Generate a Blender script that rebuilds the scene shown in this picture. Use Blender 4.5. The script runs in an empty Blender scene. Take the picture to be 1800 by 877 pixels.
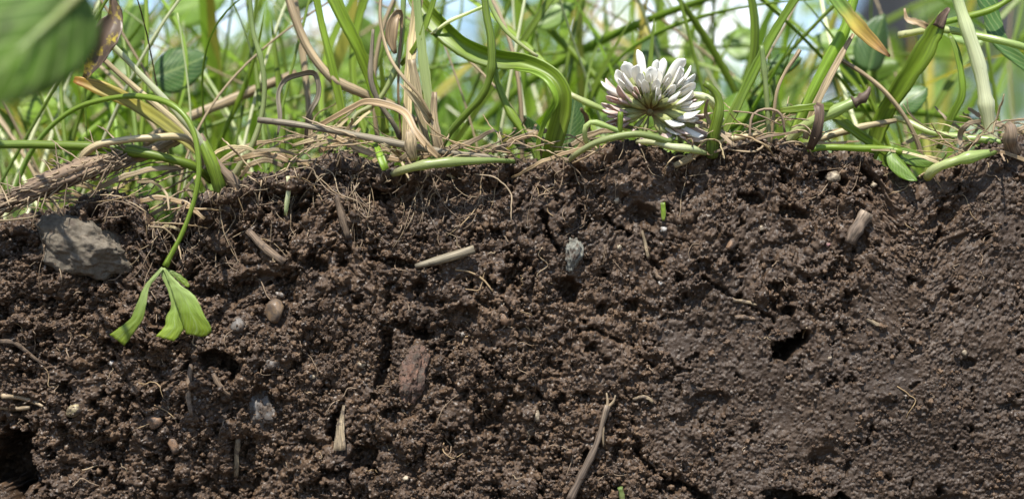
import bpy, bmesh, math, random
import numpy as np
from mathutils import Vector, Matrix, noise as mnoise

# ------------------------------------------------------------------ camera, sky, sun, exposure
SC = bpy.context.scene
COL = SC.collection
CAM_D = 0.40                      # metres from the cut soil face
PXM = 9000.0                      # photograph pixels per metre on that face

cam_data = bpy.data.cameras.new('camera')
cam = bpy.data.objects.new('camera', cam_data)
COL.objects.link(cam)
cam.location = (0, -CAM_D, 0)
cam.rotation_euler = (math.radians(90), 0, 0)
cam_data.sensor_width = 36
cam_data.lens = 36 * CAM_D / 0.2
cam_data.clip_start = 0.005
cam_data.clip_end = 3000
cam_data.dof.use_dof = True
cam_data.dof.focus_distance = CAM_D - 0.003
cam_data.dof.aperture_fstop = 9.5
cam_data.dof.aperture_blades = 7
SC.camera = cam

SUN_EL, SUN_AZ = math.radians(60), math.radians(-14)      # azimuth: from behind the camera, + = to the right
sun_dir = Vector((math.cos(SUN_EL) * math.sin(SUN_AZ), -math.cos(SUN_EL) * math.cos(SUN_AZ), math.sin(SUN_EL)))
W = bpy.data.worlds.new('World')
SC.world = W
W.use_nodes = True
nt = W.node_tree
nt.nodes.clear()
w_out = nt.nodes.new('ShaderNodeOutputWorld')
w_bg = nt.nodes.new('ShaderNodeBackground')
w_sky = nt.nodes.new('ShaderNodeTexSky')
w_sky.sky_type = 'NISHITA'
w_sky.sun_disc = False
w_sky.sun_elevation = SUN_EL
w_sky.sun_rotation = math.pi - SUN_AZ
w_sky.air_density = 1.0
w_sky.dust_density = 0.1
w_sky.altitude = 1800
w_sky.ozone_density = 2.0
w_tc = nt.nodes.new('ShaderNodeTexCoord')
w_map = nt.nodes.new('ShaderNodeMapping')
w_map.inputs['Scale'].default_value = (1, 1, 1.7)
w_noise = nt.nodes.new('ShaderNodeTexNoise')
w_noise.inputs['Scale'].default_value = 9.0
w_noise.inputs['Detail'].default_value = 6
w_noise.inputs['Roughness'].default_value = 0.58
w_ramp = nt.nodes.new('ShaderNodeValToRGB')
w_ramp.color_ramp.elements[0].position = 0.52
w_ramp.color_ramp.elements[1].position = 0.66
w_mix = nt.nodes.new('ShaderNodeMixRGB')
w_mix.inputs[2].default_value = (9.5, 9.7, 10.0, 1)
nt.links.new(w_tc.outputs['Generated'], w_map.inputs['Vector'])
nt.links.new(w_map.outputs['Vector'], w_noise.inputs['Vector'])
nt.links.new(w_noise.outputs['Fac'], w_ramp.inputs['Fac'])
nt.links.new(w_ramp.outputs['Color'], w_mix.inputs['Fac'])
nt.links.new(w_sky.outputs['Color'], w_mix.inputs[1])
nt.links.new(w_mix.outputs['Color'], w_bg.inputs['Color'])
w_bg.inputs['Strength'].default_value = 0.11
nt.links.new(w_bg.outputs['Background'], w_out.inputs['Surface'])

sun_data = bpy.data.lights.new('sun', 'SUN')
sun_data.energy = 4.6
sun_data.angle = math.radians(0.53)
sun_data.color = (1.0, 0.955, 0.88)
sun = bpy.data.objects.new('sun', sun_data)
COL.objects.link(sun)
sun.location = sun_dir * 3
sun.rotation_euler = (-sun_dir).to_track_quat('-Z', 'Y').to_euler()

SC.render.engine = 'CYCLES'
SC.view_settings.view_transform = 'Standard'
SC.view_settings.look = 'None'
SC.view_settings.exposure = 0.85
SC.view_settings.gamma = 1
SC.cycles.use_denoising = True
SC.cycles.max_bounces = 8
SC.cycles.transparent_max_bounces = 8
SC.cycles.caustics_reflective = False
SC.cycles.caustics_refractive = False

rng = np.random.default_rng(7)
rnd = random.Random(11)


# ------------------------------------------------------------------ helpers: placement, tags
def P(px, py, Y=0.0):
    """photograph pixel + depth behind the soil face -> world point"""
    k = (CAM_D + Y) / CAM_D / PXM
    return Vector(((px - 900) * k, Y, (438.5 - py) * k))


def tag(o, label=None, cat=None, group=None, kind=None):
    if label: o['label'] = label
    if cat: o['category'] = cat
    if group: o['group'] = group
    if kind: o['kind'] = kind
    return o


def empty(name, loc):
    o = bpy.data.objects.new(name, None)
    o.empty_display_size = 0.005
    o.location = loc
    COL.objects.link(o)
    return o


def link_mesh(name, verts, faces, mat, parent=None, origin=None, uvs=None, smooth=True):
    """one mesh object; verts in world space, origin moved to `origin`; parent keeps world place"""
    v = np.asarray(verts, dtype=np.float64)
    o0 = np.array(origin if origin is not None else v.mean(0), dtype=np.float64)
    me = bpy.data.meshes.new(name)
    me.from_pydata([tuple(p) for p in (v - o0)], [], [tuple(int(i) for i in f) for f in faces])
    if smooth:
        me.polygons.foreach_set('use_smooth', [True] * len(me.polygons))
    if uvs is not None:
        uvl = me.uv_layers.new(name='UVMap')
        li = np.empty(len(me.loops), dtype=np.int32)
        me.loops.foreach_get('vertex_index', li)
        uvl.data.foreach_set('uv', np.asarray(uvs, dtype=np.float32)[li].ravel())
    me.materials.append(mat)
    ob = bpy.data.objects.new(name, me)
    COL.objects.link(ob)
    if parent is not None:
        ob.parent = parent
        ob.location = Vector(o0) - world_loc(parent)
    else:
        ob.location = o0
    return ob


def world_loc(o):
    l = Vector(o.location)
    while o.parent:
        o = o.parent
        l = l + Vector(o.location)
    return l


# ------------------------------------------------------------------ helpers: materials
def new_mat(name):
    m = bpy.data.materials.new(name)
    m.use_nodes = True
    m.node_tree.nodes.clear()
    return m, m.node_tree, m.node_tree.nodes, m.node_tree.links


def node(nt_, typ, **inp):
    n = nt_.nodes.new(typ)
    for k, v in inp.items():
        n.inputs[k.replace('_', ' ')].default_value = v
    return n


def ramp(nt_, stops):
    r = nt_.nodes.new('ShaderNodeValToRGB')
    cr = r.color_ramp
    while len(cr.elements) < len(stops):
        cr.elements.new(0.5)
    for e, (p, c) in zip(cr.elements, stops):
        e.position = p
        e.color = (c[0], c[1], c[2], 1)
    return r


def plant_mat(name, stops, transl=0.35, rough=0.42, stripes=26.0, blotch=None, blotch_scale=350.0, blotch_lo=0.55,
              var=0.25, bump=0.25, vein=0.35, spec=0.5, axis_v=True, shine=(1.5, 1.6, 0.7), net=0):
    """leaf or stem: colours run along its length (uv v), fine lengthwise veins, some light shining through"""
    m, t, N, L = new_mat(name)
    out = N.new('ShaderNodeOutputMaterial')
    uv = N.new('ShaderNodeUVMap')
    sep = N.new('ShaderNodeSeparateXYZ')
    L.new(uv.outputs['UV'], sep.inputs['Vector'])
    cr = ramp(t, stops)
    tc = N.new('ShaderNodeTexCoord')
    nz = node(t, 'ShaderNodeTexNoise', Scale=min(blotch_scale, 350.0), Detail=4.0, Roughness=0.6)
    L.new(tc.outputs['Object'], nz.inputs['Vector'])
    nv = node(t, 'ShaderNodeMath'); nv.operation = 'MULTIPLY_ADD'
    L.new(nz.outputs['Fac'], nv.inputs[0]); nv.inputs[1].default_value = 0.24
    av = node(t, 'ShaderNodeMath'); av.operation = 'SUBTRACT'
    L.new(sep.outputs['Y'], av.inputs[0]); av.inputs[1].default_value = 0.12
    L.new(av.outputs[0], nv.inputs[2])
    L.new(nv.outputs[0], cr.inputs['Fac'])
    col = cr.outputs['Color']
    # veins across uv x
    wv = N.new('ShaderNodeTexNoise'); wv.noise_dimensions = '2D'
    wv.inputs['Scale'].default_value = 1.0
    wv.inputs['Detail'].default_value = 2.0
    mp = N.new('ShaderNodeMapping')
    mp.inputs['Scale'].default_value = (stripes, 2.5, 1) if axis_v else (2.5, stripes, 1)
    L.new(uv.outputs['UV'], mp.inputs['Vector'])
    L.new(mp.outputs['Vector'], wv.inputs['Vector'])
    vm = N.new('ShaderNodeMapRange')
    vm.inputs['From Min'].default_value = 0.3; vm.inputs['From Max'].default_value = 0.7
    vm.inputs['To Min'].default_value = 1 - vein; vm.inputs['To Max'].default_value = 1 + vein * 0.8
    L.new(wv.outputs['Fac'], vm.inputs['Value'])
    mul = N.new('ShaderNodeVectorMath'); mul.operation = 'SCALE'
    L.new(col, mul.inputs[0]); L.new(vm.outputs['Result'], mul.inputs['Scale'])
    col = mul.outputs[0]
    if net:
        # side veins running out from the midrib
        ab = N.new('ShaderNodeMath'); ab.operation = 'SUBTRACT'; L.new(sep.outputs['X'], ab.inputs[0]); ab.inputs[1].default_value = 0.5
        a2 = N.new('ShaderNodeMath'); a2.operation = 'ABSOLUTE'; L.new(ab.outputs[0], a2.inputs[0])
        a3 = N.new('ShaderNodeMath'); a3.operation = 'MULTIPLY_ADD'; L.new(a2.outputs[0], a3.inputs[0]); a3.inputs[1].default_value = -0.9; L.new(sep.outputs['Y'], a3.inputs[2])
        a4 = N.new('ShaderNodeMath'); a4.operation = 'MULTIPLY_ADD'; L.new(nz.outputs['Fac'], a4.inputs[0]); a4.inputs[1].default_value = 0.06; L.new(a3.outputs[0], a4.inputs[2])
        a5 = N.new('ShaderNodeMath'); a5.operation = 'MULTIPLY'; L.new(a4.outputs[0], a5.inputs[0]); a5.inputs[1].default_value = float(net)
        a6 = N.new('ShaderNodeMath'); a6.operation = 'PINGPONG'; L.new(a5.outputs[0], a6.inputs[0]); a6.inputs[1].default_value = 0.5
        r6 = ramp(t, [(0.03, (1, 1, 1)), (0.10, (0, 0, 0))]); L.new(a6.outputs[0], r6.inputs['Fac'])
        r7 = ramp(t, [(0.015, (1, 1, 1)), (0.04, (0, 0, 0))]); L.new(a2.outputs[0], r7.inputs['Fac'])
        mxx = N.new('ShaderNodeMath'); mxx.operation = 'MAXIMUM'; L.new(r6.outputs['Color'], mxx.inputs[0]); L.new(r7.outputs['Color'], mxx.inputs[1])
        m7 = N.new('ShaderNodeMath'); m7.operation = 'MULTIPLY'; L.new(mxx.outputs[0], m7.inputs[0]); m7.inputs[1].default_value = 0.6
        mv = N.new('ShaderNodeMixRGB'); L.new(m7.outputs[0], mv.inputs['Fac']); L.new(col, mv.inputs[1]); mv.inputs[2].default_value = (0.30, 0.38, 0.14, 1)
        col = mv.outputs['Color']
    if blotch is not None:
        n2 = node(t, 'ShaderNodeTexNoise', Scale=blotch_scale * 1.3, Detail=5.0, Roughness=0.65)
        L.new(tc.outputs['Object'], n2.inputs['Vector'])
        r2 = ramp(t, [(blotch_lo, (0, 0, 0)), (min(blotch_lo + 0.12, 1), (1, 1, 1))])
        L.new(n2.outputs['Fac'], r2.inputs['Fac'])
        mx = N.new('ShaderNodeMixRGB')
        L.new(r2.outputs['Color'], mx.inputs['Fac']); L.new(col, mx.inputs[1])
        mx.inputs[2].default_value = (*blotch, 1)
        col = mx.outputs['Color']
    oi = N.new('ShaderNodeObjectInfo')
    hv = N.new('ShaderNodeHueSaturation')
    rm = N.new('ShaderNodeMapRange')
    rm.inputs['To Min'].default_value = 1 - var; rm.inputs['To Max'].default_value = 1 + var
    L.new(oi.outputs['Random'], rm.inputs['Value'])
    L.new(rm.outputs['Result'], hv.inputs['Value'])
    L.new(col, hv.inputs['Color'])
    col = hv.outputs['Color']
    bs = N.new('ShaderNodeBsdfPrincipled')
    bs.inputs['Roughness'].default_value = rough
    bs.inputs['Specular IOR Level'].default_value = spec
    L.new(col, bs.inputs['Base Color'])
    tr = N.new('ShaderNodeBsdfTranslucent')
    ts = N.new('ShaderNodeVectorMath'); ts.operation = 'MULTIPLY'
    ts.inputs[1].default_value = shine
    L.new(col, ts.inputs[0]); L.new(ts.outputs[0], tr.inputs['Color'])
    mix = N.new('ShaderNodeMixShader')
    mix.inputs['Fac'].default_value = transl
    L.new(bs.outputs['BSDF'], mix.inputs[1]); L.new(tr.outputs['BSDF'], mix.inputs[2])
    bp = N.new('ShaderNodeBump')
    bp.inputs['Strength'].default_value = bump
    bp.inputs['Distance'].default_value = 0.0002
    L.new(wv.outputs['Fac'], bp.inputs['Height'])
    L.new(bp.outputs['Normal'], bs.inputs['Normal'])
    L.new(mix.outputs['Shader'], out.inputs['Surface'])
    return m


def rock_mat(name, c0, c1, scale=300, rough=0.7, speck=None, trans=0.0, bump=0.6, dirt=0.50):
    m, t, N, L = new_mat(name)
    out = N.new('ShaderNodeOutputMaterial')
    tc = N.new('ShaderNodeTexCoord')
    nz = node(t, 'ShaderNodeTexNoise', Scale=scale, Detail=8.0, Roughness=0.7)
    L.new(tc.outputs['Object'], nz.inputs['Vector'])
    cr = ramp(t, [(0.36, c0), (0.64, c1)])
    L.new(nz.outputs['Fac'], cr.inputs['Fac'])
    col = cr.outputs['Color']
    if speck is not None:
        n2 = node(t, 'ShaderNodeTexNoise', Scale=scale * 2.2, Detail=6.0, Roughness=0.75)
        L.new(tc.outputs['Object'], n2.inputs['Vector'])
        r2 = ramp(t, [(0.52, (0, 0, 0)), (0.60, (1, 1, 1))])
        L.new(n2.outputs['Fac'], r2.inputs['Fac'])
        mx = N.new('ShaderNodeMixRGB')
        L.new(r2.outputs['Color'], mx.inputs['Fac']); L.new(col, mx.inputs[1])
        mx.inputs[2].default_value = (*speck, 1)
        col = mx.outputs['Color']
    bs = N.new('ShaderNodeBsdfPrincipled')
    bs.inputs['Roughness'].default_value = rough
    # soil clinging to it
    gp = N.new('ShaderNodeNewGeometry')
    nd = node(t, 'ShaderNodeTexNoise', Scale=520.0, Detail=7.0, Roughness=0.75)
    L.new(gp.outputs['Position'], nd.inputs['Vector'])
    rd = ramp(t, [(dirt - 0.05, (0, 0, 0)), (dirt + 0.06, (1, 1, 1))])
    L.new(nd.outputs['Fac'], rd.inputs['Fac'])
    md = N.new('ShaderNodeMixRGB')
    L.new(rd.outputs['Color'], md.inputs['Fac']); L.new(col, md.inputs[1])
    md.inputs[2].default_value = (0.085, 0.062, 0.045, 1)
    col = md.outputs['Color']
    rm = N.new('ShaderNodeMapRange')
    rm.inputs['To Min'].default_value = rough; rm.inputs['To Max'].default_value = 0.8
    L.new(rd.outputs['Color'], rm.inputs['Value']); L.new(rm.outputs['Result'], bs.inputs['Roughness'])
    L.new(col, bs.inputs['Base Color'])
    if trans:
        bs.inputs['Transmission Weight'].default_value = trans
    n3 = node(t, 'ShaderNodeTexNoise', Scale=scale * 9, Detail=5.0, Roughness=0.7)
    L.new(tc.outputs['Object'], n3.inputs['Vector'])
    bp = N.new('ShaderNodeBump')
    bp.inputs['Strength'].default_value = bump
    bp.inputs['Distance'].default_value = 0.0003
    L.new(n3.outputs['Fac'], bp.inputs['Height'])
    L.new(bp.outputs['Normal'], bs.inputs['Normal'])
    L.new(bs.outputs['BSDF'], out.inputs['Surface'])
    return m


def soil_mat(name, attr):
    m, t, N, L = new_mat(name)
    out = N.new('ShaderNodeOutputMaterial')
    tc = N.new('ShaderNodeTexCoord')
    if attr:
        at = N.new('ShaderNodeAttribute'); at.attribute_name = 'tint'
        tint = at.outputs['Fac']
        sa = N.new('ShaderNodeAttribute'); sa.attribute_name = 'slick'
        slick = sa.outputs['Fac']
        vec = tc.outputs['Object']
    else:
        oi = N.new('ShaderNodeObjectInfo')
        tint = oi.outputs['Random']
        slick = None
        gm = N.new('ShaderNodeNewGeometry')
        vec = gm.outputs['Position']
    nz = node(t, 'ShaderNodeTexNoise', Scale=260.0, Detail=7.0, Roughness=0.7)
    L.new(vec, nz.inputs['Vector'])
    ad = N.new('ShaderNodeMath'); ad.operation = 'MULTIPLY_ADD'
    L.new(tint, ad.inputs[0]); ad.inputs[1].default_value = 0.55
    sc = N.new('ShaderNodeMath'); sc.operation = 'MULTIPLY'
    L.new(nz.outputs['Fac'], sc.inputs[0]); sc.inputs[1].default_value = 0.5
    L.new(sc.outputs[0], ad.inputs[2])
    cr = ramp(t, SOIL_STOPS)
    L.new(ad.outputs[0], cr.inputs['Fac'])
    col = cr.outputs['Color']
    # pale mineral grains, coloured bright to stand for tiny glints
    vo = node(t, 'ShaderNodeTexVoronoi', Scale=2600.0)
    L.new(vec, vo.inputs['Vector'])
    sp = N.new('ShaderNodeSeparateColor')
    L.new(vo.outputs['Color'], sp.inputs['Color'])
    gt = N.new('ShaderNodeMath'); gt.operation = 'GREATER_THAN'
    L.new(sp.outputs[0], gt.inputs[0]); gt.inputs[1].default_value = 0.965
    mx = N.new('ShaderNodeMixRGB')
    gs = N.new('ShaderNodeMath'); gs.operation = 'MULTIPLY'
    L.new(gt.outputs[0], gs.inputs[0]); gs.inputs[1].default_value = 0.55
    L.new(gs.outputs[0], mx.inputs['Fac']); L.new(col, mx.inputs[1])
    mx.inputs[2].default_value = (0.30, 0.26, 0.22, 1)
    col = mx.outputs['Color']
    bs = N.new('ShaderNodeBsdfPrincipled')
    L.new(col, bs.inputs['Base Color'])
    bs.inputs['Specular IOR Level'].default_value = 0.5
    rn = node(t, 'ShaderNodeTexNoise', Scale=900.0, Detail=3.0)
    L.new(vec, rn.inputs['Vector'])
    rr = N.new('ShaderNodeMapRange')
    rr.inputs['From Min'].default_value = 0.3; rr.inputs['From Max'].default_value = 0.7
    rr.inputs['To Min'].default_value = 0.42; rr.inputs['To Max'].default_value = 0.85
    L.new(rn.outputs['Fac'], rr.inputs['Value'])
    rough = rr.outputs['Result']
    if slick is not None:
        md = N.new('ShaderNodeMath'); md.operation = 'MULTIPLY_ADD'
        L.new(slick, md.inputs[0]); md.inputs[1].default_value = -0.05
        L.new(rough, md.inputs[2])
        rough = md.outputs[0]
        # damp smeared clay, darkened further in place of missing crumb shadows
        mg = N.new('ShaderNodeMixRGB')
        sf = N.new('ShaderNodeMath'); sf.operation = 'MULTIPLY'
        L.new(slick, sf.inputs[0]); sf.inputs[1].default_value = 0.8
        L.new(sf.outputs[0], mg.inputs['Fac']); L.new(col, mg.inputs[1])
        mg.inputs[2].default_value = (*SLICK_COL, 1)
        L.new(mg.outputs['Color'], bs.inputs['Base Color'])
    L.new(rough, bs.inputs['Roughness'])
    fb = node(t, 'ShaderNodeTexNoise', Scale=3800.0, Detail=3.0, Roughness=0.7)
    L.new(vec, fb.inputs['Vector'])
    bp = N.new('ShaderNodeBump')
    bp.inputs['Strength'].default_value = 0.7
    bp.inputs['Distance'].default_value = 0.00016
    L.new(fb.outputs['Fac'], bp.inputs['Height'])
    L.new(bp.outputs['Normal'], bs.inputs['Normal'])
    L.new(bs.outputs['BSDF'], out.inputs['Surface'])
    return m


SOIL_STOPS = [(0.12, (0.0205, 0.0106, 0.0049)), (0.42, (0.0435, 0.0240, 0.0116)), (0.66, (0.084, 0.0485, 0.0245)),
              (0.95, (0.165, 0.103, 0.057))]
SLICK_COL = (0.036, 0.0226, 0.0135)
M = {}
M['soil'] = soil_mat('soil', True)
M['crumb'] = soil_mat('soil_crumb', False)
G = plant_mat
M['green'] = G('stem_green', [(0, (0.20, 0.30, 0.07)), (0.3, (0.185, 0.265, 0.03)), (1, (0.175, 0.255, 0.025))], blotch=(0.20, 0.17, 0.07), blotch_lo=0.66, blotch_scale=900.0)
M['pale'] = G('stem_pale', [(0, (0.46, 0.44, 0.26)), (0.4, (0.34, 0.40, 0.15)), (1, (0.24, 0.33, 0.10))], transl=0.3, rough=0.32, vein=0.18, blotch=(0.20, 0.17, 0.07), blotch_lo=0.66, blotch_scale=900.0)
M['palewhite'] = G('stem_whitish_lit', [(0, (0.56, 0.56, 0.34)), (0.5, (0.64, 0.66, 0.42)), (1, (0.46, 0.54, 0.24))], transl=0.25, rough=0.25, vein=0.14, blotch=(0.20, 0.17, 0.07), blotch_lo=0.66, blotch_scale=900.0)  # whitish stems, colour lifted to hold the sun's blown highlights
M['leaf'] = G('leaf_green', [(0, (0.17, 0.27, 0.04)), (1, (0.13, 0.235, 0.022))], transl=0.4, stripes=9, vein=0.25, net=9)
M['leafdark'] = G('leaf_deep_green', [(0, (0.07, 0.15, 0.03)), (1, (0.05, 0.125, 0.025))], transl=0.3, stripes=9, vein=0.2, net=9)
M['blade'] = G('blade_green', [(0, (0.24, 0.30, 0.05)), (0.3, (0.185, 0.27, 0.022)), (1, (0.165, 0.245, 0.018))], transl=0.38, stripes=14, blotch=(0.20, 0.17, 0.07), blotch_lo=0.66, blotch_scale=900.0)
M['bladelight'] = G('blade_light_green', [(0, (0.27, 0.34, 0.07)), (0.4, (0.215, 0.33, 0.032)), (1, (0.19, 0.295, 0.024))], transl=0.42, stripes=14, blotch=(0.20, 0.17, 0.07), blotch_lo=0.66, blotch_scale=900.0)
M['bladeyellow'] = G('blade_yellowing', [(0, (0.36, 0.34, 0.13)), (0.55, (0.33, 0.31, 0.06)), (0.85, (0.36, 0.27, 0.04)), (1, (0.40, 0.20, 0.03))], transl=0.35, stripes=12)
M['tipbrown'] = G('blade_browning_tip', [(0, (0.10, 0.22, 0.03)), (0.45, (0.16, 0.26, 0.04)), (0.62, (0.40, 0.32, 0.06)), (0.9, (0.42, 0.26, 0.08)), (1, (0.20, 0.10, 0.04))], transl=0.35, stripes=12)
M['straw'] = G('straw', [(0, (0.42, 0.33, 0.18)), (0.5, (0.52, 0.43, 0.24)), (1, (0.40, 0.31, 0.17))], transl=0.12, rough=0.5, stripes=20, vein=0.5)
M['tan'] = G('dead_tan', [(0, (0.25, 0.185, 0.10)), (0.5, (0.37, 0.285, 0.165)), (1, (0.28, 0.205, 0.115))], transl=0.12, rough=0.55, stripes=18, vein=0.5)
M['orange'] = G('dead_orange', [(0, (0.29, 0.195, 0.10)), (0.5, (0.37, 0.265, 0.145)), (1, (0.28, 0.195, 0.10))], transl=0.15, rough=0.5, stripes=16, vein=0.4)
M['greystraw'] = G('weathered_straw', [(0, (0.14, 0.115, 0.08)), (0.2, (0.215, 0.185, 0.125)), (1, (0.20, 0.165, 0.11))], transl=0.05, rough=0.65, stripes=24, vein=0.5, blotch=(0.10, 0.08, 0.055), blotch_lo=0.60)
M['darkdead'] = G('dead_dark_brown', [(0, (0.10, 0.065, 0.04)), (1, (0.16, 0.105, 0.07))], transl=0.08, rough=0.6, vein=0.5)
M['root'] = G('root_brown', [(0, (0.17, 0.12, 0.075)), (0.5, (0.25, 0.18, 0.115)), (1, (0.19, 0.135, 0.085))], transl=0.05, rough=0.65, vein=0.4)
M['rootpale'] = G('root_pale', [(0, (0.36, 0.27, 0.165)), (1, (0.28, 0.21, 0.13))], transl=0.1, rough=0.55, vein=0.35)
M['rhizome'] = G('rhizome_bark', [(0, (0.085, 0.055, 0.034)), (0.7, (0.14, 0.095, 0.058)), (1, (0.34, 0.26, 0.14))], transl=0.0, rough=0.7, stripes=12, vein=0.6, blotch=(0.10, 0.065, 0.04), blotch_lo=0.55, bump=0.9)
M['twig'] = G('twig_bark', [(0, (0.11, 0.078, 0.054)), (0.6, (0.15, 0.11, 0.078)), (1, (0.24, 0.18, 0.125))], transl=0.0, rough=0.65, stripes=14, vein=0.55, bump=0.8)
M['wither'] = G('withered_leaf', [(0, (0.07, 0.045, 0.03)), (0.55, (0.10, 0.068, 0.045)), (0.68, (0.14, 0.09, 0.05)), (1, (0.10, 0.07, 0.05))], transl=0.2, stripes=6, vein=0.3, blotch=(0.46, 0.36, 0.04), blotch_lo=0.52, blotch_scale=230)
M['bigleaf'] = G('broad_leaf_green', [(0, (0.085, 0.16, 0.03)), (1, (0.085, 0.15, 0.014))], transl=0.36, rough=0.6, spec=0.25, stripes=7, vein=0.4, blotch=(0.05, 0.06, 0.03), blotch_lo=0.57, blotch_scale=150, net=6)
M['clover'] = G('clover_leaf_green', [(0, (0.30, 0.38, 0.13)), (0.4, (0.28, 0.37, 0.10)), (0.65, (0.21, 0.30, 0.04)), (1, (0.23, 0.31, 0.02))], transl=0.35, rough=0.45, stripes=7, vein=0.15, blotch=(0.20, 0.17, 0.06), blotch_lo=0.66, blotch_scale=420, net=9)
M['petal'] = G('clover_petal', [(0, (0.58, 0.44, 0.36)), (0.3, (0.80, 0.76, 0.68)), (1, (0.88, 0.87, 0.82))], transl=0.32, rough=0.5, stripes=10, vein=0.06, var=0.05, bump=0.15, shine=(1.05, 1.05, 1.03))
M['petalpink'] = G('clover_petal_fading', [(0, (0.44, 0.32, 0.24)), (0.5, (0.62, 0.47, 0.40)), (1, (0.74, 0.62, 0.56))], transl=0.3, rough=0.5, stripes=10, vein=0.12, var=0.1, bump=0.15, shine=(1.1, 1.0, 0.95))
M['calyx'] = G('clover_calyx', [(0, (0.34, 0.20, 0.09)), (0.4, (0.36, 0.32, 0.12)), (1, (0.38, 0.42, 0.17))], transl=0.3, rough=0.45, vein=0.3)
M['bitstraw'] = G('soiled_straw', [(0, (0.22, 0.165, 0.10)), (0.5, (0.30, 0.235, 0.145)), (1, (0.22, 0.165, 0.10))], transl=0.04, rough=0.65, stripes=16, vein=0.5, blotch=(0.075, 0.052, 0.036), blotch_lo=0.50, blotch_scale=520, bump=0.7)
M['bitroot'] = G('soiled_root', [(0, (0.13, 0.088, 0.055)), (0.5, (0.20, 0.14, 0.09)), (1, (0.14, 0.095, 0.06))], transl=0.03, rough=0.7, vein=0.5, blotch=(0.06, 0.042, 0.030), blotch_lo=0.50, blotch_scale=520, bump=0.7)
M['bark'] = G('tree_bark', [(0, (0.10, 0.075, 0.055)), (1, (0.12, 0.09, 0.07))], transl=0.0, rough=0.8, blotch_scale=6.0)
M['crown'] = G('tree_foliage', [(0, (0.06, 0.12, 0.025)), (1, (0.085, 0.16, 0.03))], transl=0.3, blotch_scale=1.5)
M['stone'] = rock_mat('grey_stone', (0.085, 0.070, 0.049), (0.20, 0.168, 0.125), 420, 0.85, speck=(0.12, 0.095, 0.065), bump=1.0, dirt=0.60)
M['stonegreen'] = rock_mat('grey_green_stone', (0.14, 0.14, 0.115), (0.27, 0.265, 0.22), 500, 0.7, bump=0.8, dirt=0.56)
M['stonered'] = rock_mat('rust_stone', (0.085, 0.055, 0.042), (0.19, 0.095, 0.058), 300, 0.7, speck=(0.09, 0.07, 0.055), bump=1.0, dirt=0.53)
M['amber'] = rock_mat('amber_pebble', (0.13, 0.085, 0.05), (0.22, 0.15, 0.09), 250, 0.25, bump=0.15)
M['yellowpeb'] = rock_mat('ochre_pebble', (0.28, 0.23, 0.12), (0.40, 0.33, 0.19), 300, 0.35, bump=0.25)
M['orangepeb'] = rock_mat('orange_pebble', (0.17, 0.10, 0.06), (0.26, 0.16, 0.095), 400, 0.5, bump=0.4)
M['quartz'] = rock_mat('quartz_pebble', (0.28, 0.26, 0.23), (0.42, 0.39, 0.35), 500, 0.18, bump=0.15)
M['tanpeb'] = rock_mat('tan_pebble', (0.26, 0.21, 0.14), (0.40, 0.33, 0.23), 600, 0.5, bump=0.3)
M['greypeb'] = rock_mat('slate_pebble', (0.095, 0.085, 0.075), (0.16, 0.145, 0.13), 500, 0.5, bump=0.4)
M['pinkpeb'] = rock_mat('pink_pebble', (0.45, 0.16, 0.18), (0.6, 0.3, 0.3), 600, 0.4, bump=0.3)


def simple_mat(name, col, rough=0.8, col2=None, scale=5.0):
    m, t, N, L = new_mat(name)
    out = N.new('ShaderNodeOutputMaterial')
    bs = N.new('ShaderNodeBsdfPrincipled')
    bs.inputs['Roughness'].default_value = rough
    tc = N.new('ShaderNodeTexCoord')
    nz = node(t, 'ShaderNodeTexNoise', Scale=scale, Detail=6.0, Roughness=0.65)
    L.new(tc.outputs['Object'], nz.inputs['Vector'])
    cr = ramp(t, [(0.35, col), (0.65, col2 or tuple(c * 1.25 for c in col))])
    L.new(nz.outputs['Fac'], cr.inputs['Fac'])
    L.new(cr.outputs['Color'], bs.inputs['Base Color'])
    L.new(bs.outputs['BSDF'], out.inputs['Surface'])
    return m


M['turf'] = simple_mat('turf_ground', (0.05, 0.075, 0.02), 0.9, (0.08, 0.10, 0.03), 8.0)
M['dirt'] = simple_mat('dug_ground', (0.05, 0.038, 0.028), 0.9, (0.09, 0.068, 0.05), 30.0)
M['plaster'] = simple_mat('white_render', (0.78, 0.78, 0.76), 0.8, (0.82, 0.82, 0.80), 1.0)
M['roof'] = simple_mat('dark_slate', (0.028, 0.028, 0.029), 0.9, (0.04, 0.04, 0.042), 3.0)
[n_ for n_ in M['roof'].node_tree.nodes if n_.type == 'BSDF_PRINCIPLED'][0].inputs['Specular IOR Level'].default_value = 0.1
M['pane'] = simple_mat('window_pane', (0.03, 0.035, 0.04), 0.1, (0.05, 0.055, 0.06), 1.0)
M['frame'] = simple_mat('painted_frame', (0.6, 0.6, 0.58), 0.5, (0.66, 0.66, 0.64), 2.0)


# ------------------------------------------------------------------ the cut soil: height field on a strip (face -> rim -> top)
RIM_PX = [(-400, 350), (-150, 372), (0, 384), (40, 374), (80, 372), (120, 362), (150, 345), (185, 336), (205, 338), (222, 348),
          (240, 346), (256, 366), (264, 388), (290, 394), (304, 385), (325, 352), (350, 338), (385, 330), (410, 322), (440, 306),
          (470, 304), (500, 300), (540, 290), (560, 276), (590, 266), (620, 270), (650, 284), (690, 292), (760, 296), (840, 288),
          (880, 282), (920, 279), (950, 277), (985, 279), (1010, 272), (1050, 262), (1085, 247), (1120, 247), (1160, 262),
          (1200, 274), (1235, 266), (1270, 256), (1310, 242), (1345, 238), (1385, 246), (1420, 258), (1440, 262), (1480, 262),
          (1520, 266), (1545, 280), (1575, 302), (1605, 316), (1635, 310), (1660, 292), (1690, 278), (1720, 262), (1745, 248),
          (1775, 242), (1800, 238), (1950, 250), (2200, 262)]
_rx = np.array([(p[0] - 900) / PXM for p in RIM_PX])
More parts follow.
